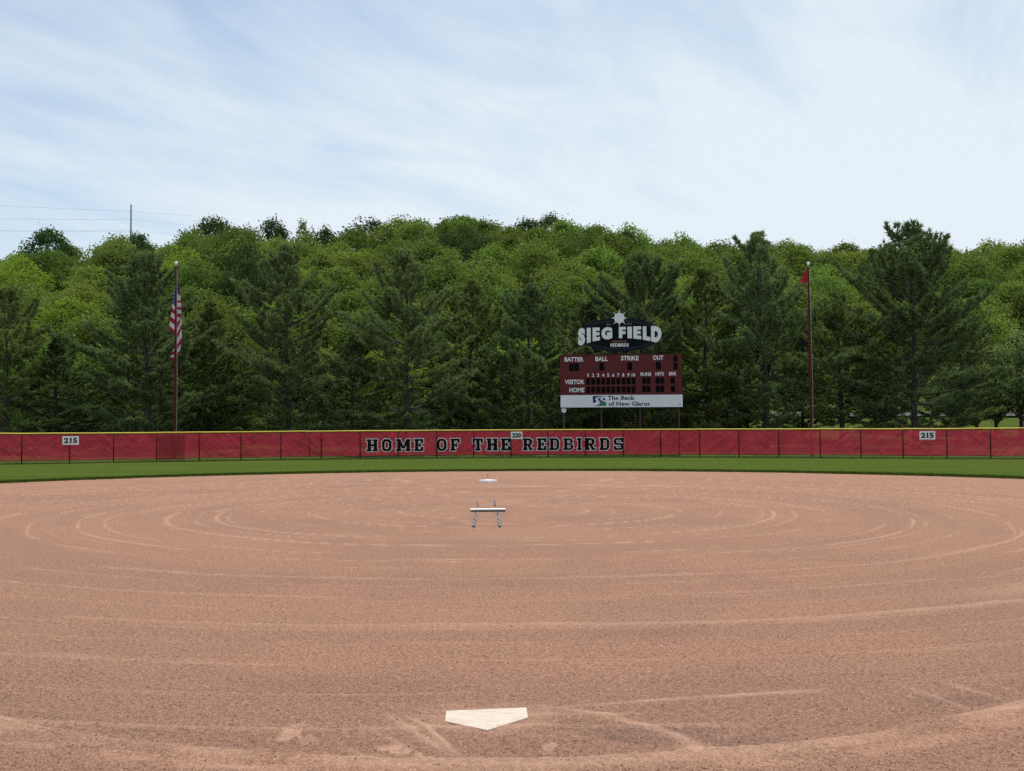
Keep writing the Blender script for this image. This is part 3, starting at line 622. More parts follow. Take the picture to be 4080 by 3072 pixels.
# weeds under the fence
r = np.random.RandomState(21); n = 16000
a_ = aR+(aL-aR)*r.rand(n); rr = RF + r.normal(0, .12, n); bx = HOMEC[0]+rr*np.cos(a_); by = HOMEC[1]+rr*np.sin(a_)
M_weed = leafmat('weeds', (0.10, 0.13, 0.05), (0.20, 0.20, 0.11), 0.3, 1.2, 0)
blades('fence_weeds', bx, by, hill(bx, by)+.03, 0.12, 0.02, M_weed, 'untrimmed weeds growing along the foot of the fence', seed=8)

# ------------------------------------------------------------------ scoreboard
SBY = 77.5; K = 0.3181/F*SBY          # metres per crop pixel
so_ = P(2180+935*.3181, 1200+1600*.3181, SBY); sbx = so_.x; sbz = gz(sbx, SBY)
zref = P(2180+935*.3181, 1200+1170*.3181, SBY).z
sb = thing('scoreboard', 'maroon baseball scoreboard on four posts with an oval field sign above it', 'scoreboard', (sbx, SBY, sbz))
SX = lambda X: (X-935)*K
SZ = lambda Y: zref + (1170-Y)*K - sbz
M_mar = mat('maroon_paint', (0.105, 0.019, 0.021), 0.6, noise=(1.2, .12), spec=.15); M_dig = mat('digit_black', (0.003, 0.003, 0.004), 0.6, spec=.05)
M_spost = mat('brown_steel', (0.05, 0.02, 0.018), 0.6, noise=(2, .2)); M_txt = mat('board_white', (0.68, 0.69, 0.72), 0.6); M_pan = mat('sponsor_white', (0.68, 0.70, 0.76), 0.5, noise=(.8, .05))
mb = MB(); mb.box(SX(170), SX(1694), 0, .35, SZ(1172), SZ(668)); cab = mb.build('cabinet', M_mar, sb)
mb = MB()
for zz0 in (SZ(885), SZ(1050)): mb.box(SX(172), SX(1692), -.004, -.001, zz0-.008, zz0+.004)
for xx0 in (SX(850), SX(1500)): mb.box(xx0-.005, xx0+.005, -.004, -.001, SZ(880), SZ(672))
mb.build('panel_seams', M_spost, cab)
mb = MB()
f_ = .025
for (x0, x1, z0, z1) in ((SX(168), SX(1696), SZ(668), SZ(668)+.03), ): mb.box(x0, x1, -.02, .37, z0, z1)
mb.build('top_trim', M_mar, cab)
mb = MB(); mb.box(SX(173), SX(1700), -.03, .30, SZ(1328), SZ(1174)); spn = mb.build('sponsor_panel', M_pan, sb)
for X, wd in ((215, 26), (687, 18), (1175, 19), (1665, 18)):
    mb = MB(); mb.box(SX(X)-wd*K/2, SX(X)+wd*K/2, .36, .36+wd*K, -.3, SZ(1100) if X in (215, 1665) else SZ(420)); mb.build('post', M_spost, sb)
mb = MB(); mb.box(SX(184), SX(242), .1, .34, SZ(1380), SZ(1340)); mb.box(SX(196), SX(238), .12, .2, SZ(1392), SZ(1381)); mb.build('junction_box', M_pan, sb)
def label_rect(s, x0, x1, y0, y1, bold=.03):
    mb = MB(); add_text(mb, s, lambda x, z: (SX(x0+x*(x1-x0)), -.008, SZ(y1+(y0-y1)*z)), bold*.8); o = mb.build('caption', M_txt, cab); return o
for s, x0, x1, y0, y1 in (('BATTER',225,462,697,753),('BALL',612,768,692,748),('STRIKE',933,1155,684,742),('OUT',1333,1465,680,738),('RUNS',1177,1310,893,937),('HITS',1363,1470,891,935),('ERR',1533,1627,889,933),('VISITOR',225,470,979,1037),('HOME',283,470,1080,1138)):
    label_rect(s, x0, x1, y0, y1, .035)
for i in range(10):
    cx_ = 518+63.2*i; wd = 6 if i == 0 else (22 if i == 9 else 13); label_rect(str(i+1), cx_-wd, cx_+wd, 902, 946, .03)
def digit(x0, x1, y0, y1):
    mb = MB(); mb.box(SX(x0), SX(x1), -.012, -.002, SZ(y1), SZ(y0)); mb.build('digit_window', M_dig, cab)
for q in ((283,342,775,872),(348,405,775,872),(663,721,770,866),(1014,1072,765,861),(1371,1430,760,856),(1592,1643,683,762),(1592,1643,775,857)): digit(*q)
for i in range(10):
    cx_ = 519+63.2*i; digit(cx_-24, cx_+24, 962-i*.3, 1044-i*.3); digit(cx_-24, cx_+24, 1067, 1147)
for x0, x1 in ((1196,1247),(1252,1298),(1367,1418),(1424,1470),(1555,1606)): digit(x0, x1, 956, 1036); digit(x0, x1, 1061, 1141)
# sponsor panel: logo and wordmark
M_navy = mat('navy_print', (0.006, 0.01, 0.03), 0.8, spec=0); M_blue = mat('logo_blue', (0.018, 0.03, 0.16), 0.7, spec=.1); M_teal = mat('logo_teal', (0.012, 0.09, 0.13), .5); M_green = mat('logo_green', (0.015, 0.16, 0.10), .5)
LX = lambda X: SX((2340+X*400/2212-2180)/.3181); LZ = lambda Y: SZ((1560+Y*80/442-1200)/.3181)
mb = MB(); yf = -.036
def poly2(pts, m, dy=0): mb.quad([(LX(a_), yf-dy, LZ(b_)) for a_, b_ in pts][::-1], m)
poly2([(128,95),(400,95),(400,108),(300,112),(235,122),(195,135),(128,135)], 0)
poly2([(128,135),(195,135),(178,160),(185,185),(205,205),(200,228),(165,242),(128,248)], 0)
poly2([(240,150),(280,132),(340,128),(300,145),(290,160),(235,175)], 1)
poly2([(235,175),(290,160),(300,180),(330,198),(285,240),(270,215)], 1)
poly2([(285,240),(330,198),(380,215),(420,240),(432,265),(230,295),(270,270)], 2)
poly2([(230,295),(432,265),(425,292),(405,316),(148,316)], 2)
poly2([(330,160),(402,135),(402,196),(375,190),(345,178)], 0)
mb.build('logo', [M_blue, M_teal, M_green], spn)
def serif_text(s, x0, x1, ytop, ybot, bold):
    mb = MB(); add_text(mb, s, lambda x, z: (LX(x0+x*(x1-x0)), yf, LZ(ybot+(ytop-ybot)*z)), bold); return mb
# slab feet added to the stems of the wordmark
mb = serif_text('The Bank', 455, 1050, 92, 184, .02); 
for x in (497, 562, 598, 736, 928, 965, 1006, 1040): mb.box(LX(x-14), LX(x+14), yf-.003, yf-.001, LZ(186), LZ(178))
for x in (470, 556, 726, 996): mb.box(LX(x-14), LX(x+6), yf-.003, yf-.001, LZ(98), LZ(90))
mb.build('wordmark', M_navy, spn)
mb = serif_text('of New Glarus', 475, 1378, 222, 314, .02)
for x in (572, 668, 1084, 1196, 1306): mb.box(LX(x-14), LX(x+14), yf-.003, yf-.001, LZ(314), LZ(306))
for x in (658, 728, 1076): mb.box(LX(x-14), LX(x+10), yf-.003, yf-.001, LZ(232), LZ(224))
mb.build('wordmark', M_navy, spn)
mb = MB(); add_text(mb, 'RSG', lambda x, z: (LX(2026+x*46), yf, LZ(305-22*z)), .03); mb.build('maker_mark', M_navy, spn)
# oval sign
M_oval = mat('oval_navy', (0.006, 0.013, 0.026), 0.7, noise=(2, .2), spec=.1); M_oval2 = mat('oval_inner', (0.003, 0.005, 0.010), 0.7, spec=.1); M_rim = mat('thin_red', (0.10, 0.02, 0.02), .5); M_gold = mat('gold_print', (0.30, 0.12, 0.03), .5); M_tan = mat('script_print', (0.16, 0.15, 0.11), .5)
def ell(a_, b_, n=72, cx_=918, cy_=415): return [(SX(cx_+a_*math.cos(6.28318*i/n)), SZ(cy_+b_*math.sin(6.28318*i/n))) for i in range(n)]
mb = MB(); mb.prism(ell(515, 215), .10, .18); ov = mb.build('oval_sign', M_oval, sb)
mb = MB(); mb.prism(ell(470, 176), .094, .099); mb.build('oval_rim', M_rim, ov)
mb = MB(); mb.prism(ell(466, 172), .088, .093); mb.build('oval_field', M_oval2, ov)
mb = MB(); nn = 40
mb.prism([(SX(918+65*math.cos(6.28318*i/nn)), SZ(207+66*math.sin(6.28318*i/nn))) for i in range(nn)], .03, .07)
for i in range(8):
    an = math.pi/4*i; rl = 108 if i % 2 == 0 else 106
    if i in (0, 4): rl = 98
    ux, uz = math.cos(an), math.sin(an)
    mb.prism([(SX(918+62*ux-8*uz), SZ(207+62*uz+8*ux)), (SX(918+rl*ux-2*uz), SZ(207+rl*uz+2*ux)), (SX(918+rl*ux+2*uz), SZ(207+rl*uz-2*ux)), (SX(918+62*ux+8*uz), SZ(207+62*uz-8*ux))], .04, .06)
mb.build('sun_emblem', M_txt, ov)
def topc(X): return 318 + 0.0 + ((X-1150)/760)**2*14
def botc(X):
    return np.interp(X, [397, 440, 487, 507, 557, 580, 672, 760, 828, 910, 1000, 1075, 1192, 1305, 1380, 1447], [560, 548, 533, 524, 508, 500, 484, 476, 470, 460, 460, 464, 477, 498, 519, 500])
for ch, x0, x1, zt in (('S',397,487,330),('I',507,557,328),('E',580,672,325),('G',690,828,320),('F',910,1000,318),('I',1018,1075,316),('E',1093,1192,312),('L',1212,1305,312),('D',1315,1447,310)):
    mb = MB()
    def fx(x, z, x0=x0, x1=x1, zt=zt):
        X = x0+x*(x1-x0); return (SX(X), .04, SZ(botc(X)+(zt-botc(X))*z))
    if ch == 'I': q = [fx(0, 0), fx(1, 0), fx(1, 1), fx(0, 1)]; mb.quad(q)
    elif ch in 'EFL':
        s_w = .48
        rects = [(0, s_w, 0, 1)]
        if ch in 'EL': rects.append((s_w, 1, 0, .27))
        if ch in 'EF': rects += [(s_w, .98, .75, 1), (s_w, .93, .40 if ch == 'E' else .36, .64 if ch == 'E' else .62)]
        for (a_, b_, c_, d_) in rects: mb.quad([fx(a_, c_), fx(b_, c_), fx(b_, d_), fx(a_, d_)])
    else: add_text(mb, ch, fx, .075 if ch != 'D' else .085)
    mb.build('sign_letter', M_txt, ov)
mb = MB(); add_text(mb, 'HOME OF THE', lambda x, z: (SX(828+x*177), .08, SZ(515-25*z)), .02); mb.build('caption', M_gold, ov)
mb = MB(); add_text(mb, 'REDBIRDS', lambda x, z: (SX(805+x*230), .08, SZ(568-43*z)), .03); mb.build('caption', M_txt, ov)
mb = MB(); add_text(mb, 'Est.', lambda x, z: (SX(752+x*65), .08, SZ(298-30*z)), 0, shear=.4); mb.build('caption', M_tan, ov); mb = MB(); add_text(mb, '2004', lambda x, z: (SX(997+x*82), .08, SZ(293-27*z)), 0, shear=.4); mb.build('caption', M_tan, ov)

# ------------------------------------------------------------------ flag poles and flags
M_pole = mat('pole_maroon', (0.08, 0.012, 0.017), 0.6, noise=(1, .15), spec=.15); M_ball = mat('ball_white', (0.8, 0.78, 0.72), 0.3); M_rope = mat('rope', (0.5, 0.5, 0.5), .8)
def flagpole(pxt, pyt, pxb, y, rb, rt, label, mball):
    top = P((pxt+pxb)/2, pyt, y); x = top.x; z0 = gz(x, y); Ht = top.z-z0
    t = thing('flagpole', label, 'flagpole', (x, y, z0), 'maroon flagpoles behind the outfield fence')
    mb = MB(); zs = np.linspace(0, 1, 14); mb.tube([(0, 0, Ht*q-.05) for q in zs], [rb if q < .45 else rb+(rt-rb)*(q-.45)/.55 for q in zs], 14); mb.build('pole', M_pole, t, smooth=True)
    bm = bmesh.new(); bmesh.ops.create_uvsphere(bm, u_segments=20, v_segments=12, radius=.125, matrix=Matrix.Translation((0, 0, Ht+.14))); me = bpy.data.meshes.new('ball'); bm.to_mesh(me); bm.free(); me.materials.append(mball); me.polygons.foreach_set('use_smooth', [True]*len(me.polygons)); obj('ball_finial', me, t)
    mb = MB(); mb.tube([(0, 0, Ht-.06), (0, 0, Ht+.03)], [.03, .05], 10); mb.build('truck', M_ball, t)
    mb = MB(); mb.tube([(rb+.035, -.05, 1.2), (rb+.05, -.06, Ht*.35), (rt+.035, -.05, Ht-.3)], .011, 5); mb.build('halyard', M_rope, t)
    return x, z0, Ht
fx0, fz0, _ = flagpole(703, 1056, 701, 74.6, .105, .045, 'tall maroon flagpole at left carrying the striped flag', M_ball)
fx1, fz1, _ = flagpole(3213, 1058, 3228, 75.0, .105, .045, 'tall maroon flagpole at right carrying the small red pennant', M_ball)
M_fr = screen_mat('flag_red', (0.27, 0.02, 0.03), 0.0, .4); M_fw = screen_mat('flag_white', (0.46, 0.42, 0.45), 0.0, .4); M_fb = screen_mat('flag_blue', (0.02, 0.035, 0.12), 0.0, .4); M_fs = mat('star_white', (.7, .7, .72), .7)
# striped flag: hanging folds built strip by strip; coordinates from its hoist in the 160x460 crop
FS = 0.27634/F*74.6; pz = P(620+298*.27634, 1020+400*.27634, 74.6)
fw_ = lambda X, Y, d: (fx0+(X-298)*FS, 74.6+d, pz.z-(Y-400)*FS)
mb = MB()
def lobe(xo, dep0, bands, amp, ph):
    # xo(t)->outer X; bands: list of (Yin0,Yout0,Yin1,Yout1,mat); inner edge at the pole
    for (i0, o0_, i1, o1, xo0, xo1, m) in bands:
        nu = 8
        for k in range(nu):
            u0, u1 = k/nu, (k+1)/nu; q = []
            for (u, top) in ((u0, 1), (u1, 1), (u1, 0), (u0, 0)):
                Yt = (i0+(o0_-i0)*u) if top else (i1+(o1-i1)*u); xo_ = xo0 if top else xo1
                X = 298+(xo_-298)*u; d = dep0 + amp*math.sin(u*5.5+ph+Yt*.004)*u
                q.append(fw_(X, Yt, d))
            mb.quad(q, m)
R3, W3, B3 = 0, 1, 2
lobe(None, .13, [(385,392,740,680,286,236,B3),(740,680,800,745,236,229,W3),(800,745,865,805,229,220,R3),(865,805,935,872,220,212,W3),(935,872,1010,940,212,203,R3),(1010,940,1090,1008,203,194,W3),(1090,1008,1150,1050,194,187,R3)], .10, 0)
lobe(None, .16, [(385,392,560,560,322,348,B3),(560,560,640,640,348,356,W3),(640,640,670,672,356,360,R3),(670,672,730,735,360,366,W3),(730,735,770,780,366,370,R3),(770,780,820,840,370,375,W3),(820,840,870,900,375,379,R3)], .09, 1.2)
lobe(None, .22, [(870,880,960,880,372,372,W3),(960,880,1060,890,372,374,R3),(1060,890,1130,985,374,376,W3),(1130,985,1210,1060,376,375,R3),(1210,1060,1290,1180,375,372,W3),(1290,1180,1360,1275,372,362,R3),(1360,1275,1420,1370,362,345,W3),(1420,1370,1475,1440,345,318,R3)], .10, 2.2)
lobe(None, .20, [(1300,1340,1350,1385,262,236,W3),(1350,1385,1410,1440,236,226,R3),(1410,1440,1455,1470,226,218,W3),(1455,1470,1510,1515,218,250,R3)], .06, .5)
for (X, Y) in ((278,440),(272,495),(268,545),(268,595),(264,645),(262,675),(318,450),(318,500),(322,545),(328,600-60),(316,560)):
    q = []
    for i in range(5):
        for rr_, o_ in ((8, 0), (3.4, .5)):
            an = math.pi/2+6.28318*(i+o_)/5; q.append(fw_(X+rr_*math.cos(an), Y-rr_*math.sin(an), .035))
    mb.quad(q, 3)
o = mb.build('striped_flag', [M_fr, M_fw, M_fb, M_fs], None, fw_(298, 400, 0), org=fw_(298, 400, 0), smooth=False)
tag(o, 'limp red and white striped flag with blue starred corner, hanging on the left pole', 'flag')
# red pennant
FS2 = 0.138/F*75.0; pz2 = P(3120+650*.138, 1020+330*.138, 75.0); rx_ = fx1
prof_top = lambda u: 345+u*(735-345)*1.0
mb = MB(); nu, nv = 12, 10
def fl(u, v):
    X = 660-u*(660-415); topY = 335+ (750-335)*u**1.15; botY = (745+u*0) if u < .25 else (745+ (885-745)*math.exp(-((u-.36)/.12)**2) + 30*u)
    if u > .62: botY = 745+70*(u-.5)
    botY = max(botY, topY+12); Yy = topY+(botY-topY)*v
    return (rx_+(X-675)*FS2-.02, 75.0-.10+.09*math.sin(u*7+v*1.5), pz2.z-(Yy-330)*FS2)
for i in range(nu):
    for j in range(nv): mb.quad([fl(i/nu, j/nv), fl((i+1)/nu, j/nv), fl((i+1)/nu, (j+1)/nv), fl(i/nu, (j+1)/nv)])
o = mb.build('red_pennant', [M_fr], None, fl(0, 0), org=fl(0, 0), smooth=True); tag(o, 'small limp plain red flag near the top of the right pole', 'flag')

# ------------------------------------------------------------------ utility pole and wires
M_wood = mat('weathered_wood', (0.10, 0.09, 0.08), .9, noise=(1, .2)); M_wire = mat('wire', (0.25, 0.26, 0.28), .6); M_ins = mat('insulator', (.35, .36, .4), .4)
UY = 262.0; up = P(522.5, 815, UY); uz0 = gz(up.x, UY)
u_ = thing('utility_pole', 'weathered grey utility pole rising above the treetops at left', 'utility pole', (up.x, UY, uz0))
mb = MB(); mb.tube([(0, 0, 0), (0, 0, up.z-uz0)], [.26, .17], 10); mb.build('pole', M_wood, u_, smooth=True)
pxm = UY/F
for (dx_, py) in ((-5, 842), (6, 874), (9, 917), (-8, 924)):
    zz_p = P(522, py, UY).z-uz0; mb = MB(); mb.tube([(0, -.1, zz_p-.25), (dx_*pxm, -.1, zz_p)], .07, 6); mb.build('insulator', M_ins, u_)
def wire(pts, label):
    q = [P(a_, b_, c_) for a_, b_, c_ in pts]; out_ = []
    # quadratic through three points
    for i in range(33):
        t = i/32; l0 = (t-.5)*(t-1)/.5; l1 = t*(t-1)/(-.25); l2 = t*(t-.5)/.5; out_.append(q[0]*l0+q[1]*l1+q[2]*l2)
    mb = MB(); mb.tube(out_, .019, 4, cap=False); tag(mb.build('power_line', M_wire, None, out_[-1], org=out_[-1]), label, 'wire', 'overhead wires on the utility pole')
wire([(-420,800,262),(50,822,262),(522,842,262)], 'topmost thin wire running left from the utility pole')
wire([(-420,864,262),(50,873,262),(522,874,262)], 'second wire down, running left from the utility pole')
wire([(-420,912,262),(50,919,262),(522,916,262)], 'third wire down, upper of the close low pair left of the pole')
wire([(-420,914,262),(50,921,262),(522,923,262)], 'lowest wire of the close pair left of the utility pole')
wire([(522,842,262),(660,853,290),(900,868,330)], 'topmost wire running right from the utility pole to the trees')
wire([(522,874,262),(620,885,290),(800,902,330)], 'middle wire running right from the utility pole into the trees')
wire([(522,917,262),(600,926,290),(760,942,330)], 'lowest wire running right from the utility pole into the trees')

# ------------------------------------------------------------------ trees
M_bark = mat('bark', (0.055, 0.045, 0.036), .95, noise=(3, .35)); M_barkp = mat('pine_bark', (0.05, 0.042, 0.036), .95, noise=(3, .35)); M_twig = mat('dead_twig', (0.2, 0.18, 0.15), .9)
LB = {
 'bright': leafmat('leaf_bright', (0.115, 0.18, 0.030), (0.195, 0.265, 0.060), .33),
 'mid': leafmat('leaf_mid', (0.095, 0.155, 0.030), (0.150, 0.215, 0.048), .34),
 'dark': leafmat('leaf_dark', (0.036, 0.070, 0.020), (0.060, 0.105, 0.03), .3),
 'yellow': leafmat('leaf_yellow', (0.14, 0.20, 0.026), (0.21, 0.28, 0.04), .4),
 'fresh': leafmat('leaf_fresh', (0.12, 0.19, 0.07), (0.22, 0.29, 0.13), .45),
}
PN = [leafmat('needles', (0.085, 0.130, 0.052), (0.18, 0.245, 0.108), .28, .9, .15), leafmat('needles_olive', (0.095, 0.140, 0.044), (0.195, 0.25, 0.085), .3, .9, .15)]
def unit(v): return v/np.maximum(np.linalg.norm(v, axis=-1, keepdims=True), 1e-9)
def leafquads(c, n, s, r):
    # c centers, n normals, s sizes -> rhombic leaf sprays
    k = len(c); a = unit(np.cross(n, r.normal(size=(k, 3)))); b = np.cross(n, a); s = s[:, None]
    bend = n*s*.25
    v = np.stack([c-a*s, c-b*s*.62+bend, c+a*s, c+b*s*.62+bend*.5], 1); return v.reshape(-1, 3)
def deciduous(seed, nl=34, per=120, R=4.6, H=13.0, leaf=.20, clear=.22, open_=False):
    r = np.random.RandomState(seed); lob = []
    for i in range(nl):
        z = r.rand()**.75; ph = r.rand()*6.28; zz = clear*H + (H*(1-clear))*(0.08+.84*z)
        prof = math.sin(math.pi*min(1, (0.16+.84*z)))**.6; rr = R*prof*(0.30+.75*math.sqrt(r.rand()))
        lob.append((rr*math.cos(ph), rr*math.sin(ph), zz, R*(.12+.17*r.rand()**1.3)*(1-.15*z)))
    lob.append((r.normal()*.3, r.normal()*.3, H*.93, R*.26))
    C_, N_, S_ = [], [], []
    for (x, y, z, lr) in lob:
        k = int(per*(lr/(R*.25))**2); d = unit(r.normal(size=(k, 3))+np.array([0, 0, .35])); rad = lr*(.45+.7*r.rand(k)**.7)*(1+.25*np.sin(d[:, 0]*5+z)*np.sin(d[:, 1]*6))
        c = np.array([x, y, z])+d*rad[:, None]*np.array([1, 1, .9])+r.normal(size=(k, 3))*.27; C_.append(c); N_.append(unit(d+1.0*r.normal(size=(k, 3))+np.array([0, 0, .3]))); S_.append(leaf*(.6+.8*r.rand(k)))
    C_ = np.concatenate(C_); N_ = np.concatenate(N_); S_ = np.concatenate(S_)
    f = np.arange(4*len(C_)).reshape(-1, 4)
    crown = (leafquads(C_, N_, S_, r), f)
    mb = MB(); bend = [(r.normal()*.12, r.normal()*.12, 0)]
    pts = [(0, 0, -.4), (bend[0][0]*.5, bend[0][1]*.5, H*.2), (bend[0][0], bend[0][1], H*.45), (bend[0][0]*1.5, bend[0][1]*2, H*.8)]
    mb.tube(pts, [.22, .17, .13, .04], 7)
    for (x, y, z, lr) in lob[::3]:
        z0 = H*(clear*.8+.25*r.rand()); mid_ = (x*.45, y*.45, z0+(z-z0)*.45); mb.tube([(0, 0, z0), mid_, (x*.95, y*.95, z)], [.09, .06, .02], 5, cap=False)
    return crown, (np.array(mb.v), mb.f)
def pine(seed, H=15.0, R=4.4, bare=.06, sparse=1.0, ragged=.35):
    r = np.random.RandomState(seed); rp = random.Random(seed)
    wood = MB(); TC, TD = [], []
    lean = (r.normal()*.15, r.normal()*.15)
    axis = lambda z: Vector((lean[0]*(z/H)**1.5*2+.08*math.sin(z*.7+seed), lean[1]*(z/H)**1.5*2+.08*math.cos(z*.6), z))
    zs = np.linspace(0, H, 12); wood.tube([axis(z)-Vector((0, 0, .3)) for z in zs], [.26*(1-.93*(z/H)**.85)+.012 for z in zs], 8)
    z = H*bare
    while z < H*.985:
        t = z/H
        L0 = R*(min(1, .55+t*2.2) if t < .2 else (1-((t-.2)/.8)**1.9))*1.0+.35
        nb = rp.choice([4, 5, 5, 6]); ph0 = rp.random()*6.28; tier = rp.uniform(.72, 1.15)
        for k in range(nb):
            if rp.random() > sparse: continue
            ph = ph0+6.28*k/nb+rp.uniform(-.3, .3); Lb = L0*tier*rp.uniform(1-ragged, 1+ragged*.6); el = math.radians(np.interp(t, [0, .3, .6, .9, 1], [-2, 6, 20, 46, 75])+rp.uniform(-12, 12))
            p0 = axis(z+rp.uniform(-.12, .12)); pts = [p0]; d = Vector((math.cos(ph)*math.cos(el), math.sin(ph)*math.cos(el), math.sin(el))); ns = 6; p = p0
            for s in range(ns):
                d = (d+Vector((rp.uniform(-.1, .1), rp.uniform(-.1, .1), .055+.022*s*(.4+t)))).normalized(); p = p+d*(Lb/ns); pts.append(p)
            wood.tube(pts, [max(.012, .055*(Lb/R)*(1-q/ns)) for q in range(ns+1)], 4, cap=False)
            nsd = max(3, int(Lb/.25)); 
            for q in range(nsd+1):
                u = .34+.66*(q/nsd)**.85; iu = min(int(u*ns), ns-1); fu = u*ns-iu; bp_ = pts[iu]*(1-fu)+pts[iu+1]*fu; bd = (pts[iu+1]-pts[iu]).normalized()
                if q == nsd: TC.append(bp_); TD.append(bd); TC.append(bp_-bd*.15); TD.append(bd); continue
                for sgn in (-1, 1):
                    if rp.random() < .13: continue
                    sd_ = bd.cross(Vector((0, 0, 1))).normalized()*sgn; tl = (.28+.36*Lb*(1-u)*.9)*rp.uniform(.6, 1.25); tl = min(tl, 1.5)
                    td = (bd*.75+sd_*.8+Vector((0, 0, .22+rp.uniform(-.1, .25)))).normalized(); m_ = max(1, int(tl/.24))
                    wood.v += [tuple(bp_), tuple(bp_+Vector((0, 0, .018))), tuple(bp_+td*tl)]; b_ = len(wood.v); wood.f.append((b_-3, b_-2, b_-1)); wood.mi.append(0)
                    for w_ in range(m_):
                        g = .35+.65*(w_+1)/m_; c = bp_+td*(tl*g)+Vector((rp.uniform(-.06, .06), rp.uniform(-.06, .06), rp.uniform(-.02, .07))); TC.append(c); TD.append((td+Vector((0, 0, .3))).normalized())
        z += H*.046*rp.uniform(.75, 1.25)*(1 if t < .8 else .75)
    top = axis(H); 
    for q in range(5): TC.append(top-Vector((0, 0, .16*q))); TD.append(Vector((0, 0, 1)))
    TC = np.array([tuple(a) for a in TC]); TD = np.array([tuple(a) for a in TD]); n = len(TC); m_ = 13
    dirs = unit(TD[:, None]*0.75+.72*unit(r.normal(size=(n, m_, 3)))); ln = (.19+.16*r.rand(n, m_, 1)); side = unit(np.cross(dirs, r.normal(size=(n, m_, 3))))*(.030+.024*r.rand(n, m_, 1))
    c = TC[:, None]+.03*r.normal(size=(n, m_, 3)); v = np.stack([c-side, c+side, c+dirs*ln], 2).reshape(-1, 3)
    return (v, np.arange(len(v)).reshape(-1, 3)), (np.array(wood.v), wood.f)
COUNT = {}
def meshes(kind, gen, leafm, barkm):
    (cv, cf), (wv, wf) = gen
    H = float(cv[:, 2].max())
    return (newmesh(kind+'_crown', cv, cf, [leafm]), newmesh(kind+'_trunk', wv, wf, [barkm]), H)
gens = {}
for s in range(5): gens['d%d' % s] = deciduous(100+s, nl=100+6*s, per=85, R=4.2+.25*s, H=12.5+.5*s)
gens['dw'] = deciduous(131, nl=120, per=85, R=5.8, H=12.0, clear=.16)
gens['dn'] = deciduous(140, nl=22, per=120, R=3.4, H=13, clear=.45)
gens['sap'] = deciduous(150, nl=60, per=190, R=3.1, H=8.5, leaf=.14, clear=.2)
DM = {}
def dmesh(g, c):
    if (g, c) not in DM: DM[(g, c)] = meshes('leafy_tree', gens[g], LB[c], M_bark)
    return DM[(g, c)]
pgen = [pine(7, 15, 5.4, ragged=.5), pine(18, 15, 4.9, ragged=.5), pine(23, 15, 5.0, sparse=.8, ragged=.6), pine(31, 15, 4.3, ragged=.55), pine(47, 15, 6.0, bare=.05, ragged=.55), pine(52, 14, 5.4, bare=.12, sparse=.8, ragged=.6)]
PM = {}
def pmesh(i, c):
    if (i, c) not in PM: PM[(i, c)] = meshes('pine', pgen[i], PN[c], M_barkp)
    return PM[(i, c)]
def place(ms, name, x, y, z, sxy, sz, rz, label, cat, group=None):
    t = thing(name, label, cat, (x, y, z), group, rz); t.scale = (sxy, sxy, sz)
    obj('crown', ms[0], t); obj('trunk', ms[1], t); return t
def place_px(ms, name, px, toprow, y, wfac, label, cat, group=None, rz=0.0, zoff=0.0):
    tp = P(px, toprow, y); z = gz(tp.x, y)+zoff; Hh = tp.z-z; sz = Hh/ms[2]; return place(ms, name, tp.x, y, z, wfac, sz, rz, label, cat, group)
# pines just beyond the fence: px, top row, depth, width factor, mesh, colour, label
pines = [
 (25, 1130, 84, 1.0, 2, 1, 'thin olive pine at the left end of the row, trunk showing'),
 (225, 1330, 88, .85, 3, 0, 'short dusky pine between the leftmost pine and the left flagpole'),
 (600, 985, 86, 1.15, 0, 0, 'tall broad dark pine just left of the left flagpole'),
 (850, 1190, 92, .95, 3, 1, 'olive pine just right of the left flagpole'),
 (1150, 960, 86, 1.15, 1, 0, 'tall grey-green pine midway between left flagpole and painted words'),
 (1400, 1330, 84, .85, 3, 0, 'low pine filling the gap left of the open-limbed pine'),
 (1625, 985, 83, 1.15, 2, 0, 'tall open pine with dark forked limbs above the painted words'),
 (1865, 1100, 89, 1.0, 1, 1, 'slim olive pine right of the open-limbed pine'),
 (2095, 1120, 84, 1.05, 0, 0, 'medium dark pine left of the scoreboard'),
 (2330, 1190, 90, .95, 3, 0, 'pine directly behind the left side of the scoreboard'),
 (2545, 990, 88, 1.05, 4, 0, 'tall pine rising behind the oval sign of the scoreboard'),
 (2810, 1060, 88, 1.05, 3, 1, 'narrow pine just right of the scoreboard'),
 (3045, 912, 85, 1.1, 1, 0, 'tall pointed pine breaking the skyline left of the right flagpole'),
 (3345, 1150, 86, 1.0, 5, 1, 'ragged pine with pale dead limbs right of the right flagpole'),
 (2940, 1370, 93, .85, 3, 1, 'low bushy pine at the foot of the tall pointed pine'),
 (3190, 1400, 95, .85, 0, 0, 'low pine just left of the foot of the right flagpole'),
 (3480, 1340, 94, .9, 2, 0, 'middling pine tucked left of the largest pine'),
 (3810, 1290, 92, .9, 1, 0, 'middling pine tucked right of the largest pine'),
 (3630, 862, 83, 1.18, 4, 0, 'largest dark pine towering over the skyline at right'),
]
for i, (px, tr_, y, wf, gi, ci, lab) in enumerate(pines): place_px(pmesh(gi, ci), 'pine_tree', px, tr_, y, wf, lab, 'pine tree', 'row of pines behind the outfield fence', rz=i*1.7)
# bare dead limbs
def limb(px, py, y, pts, label):
    o = P(px, py, y); mb = MB(); mb.tube([tuple(o+Vector(q)) for q in pts], [.05, .035, .015][:len(pts)], 5)
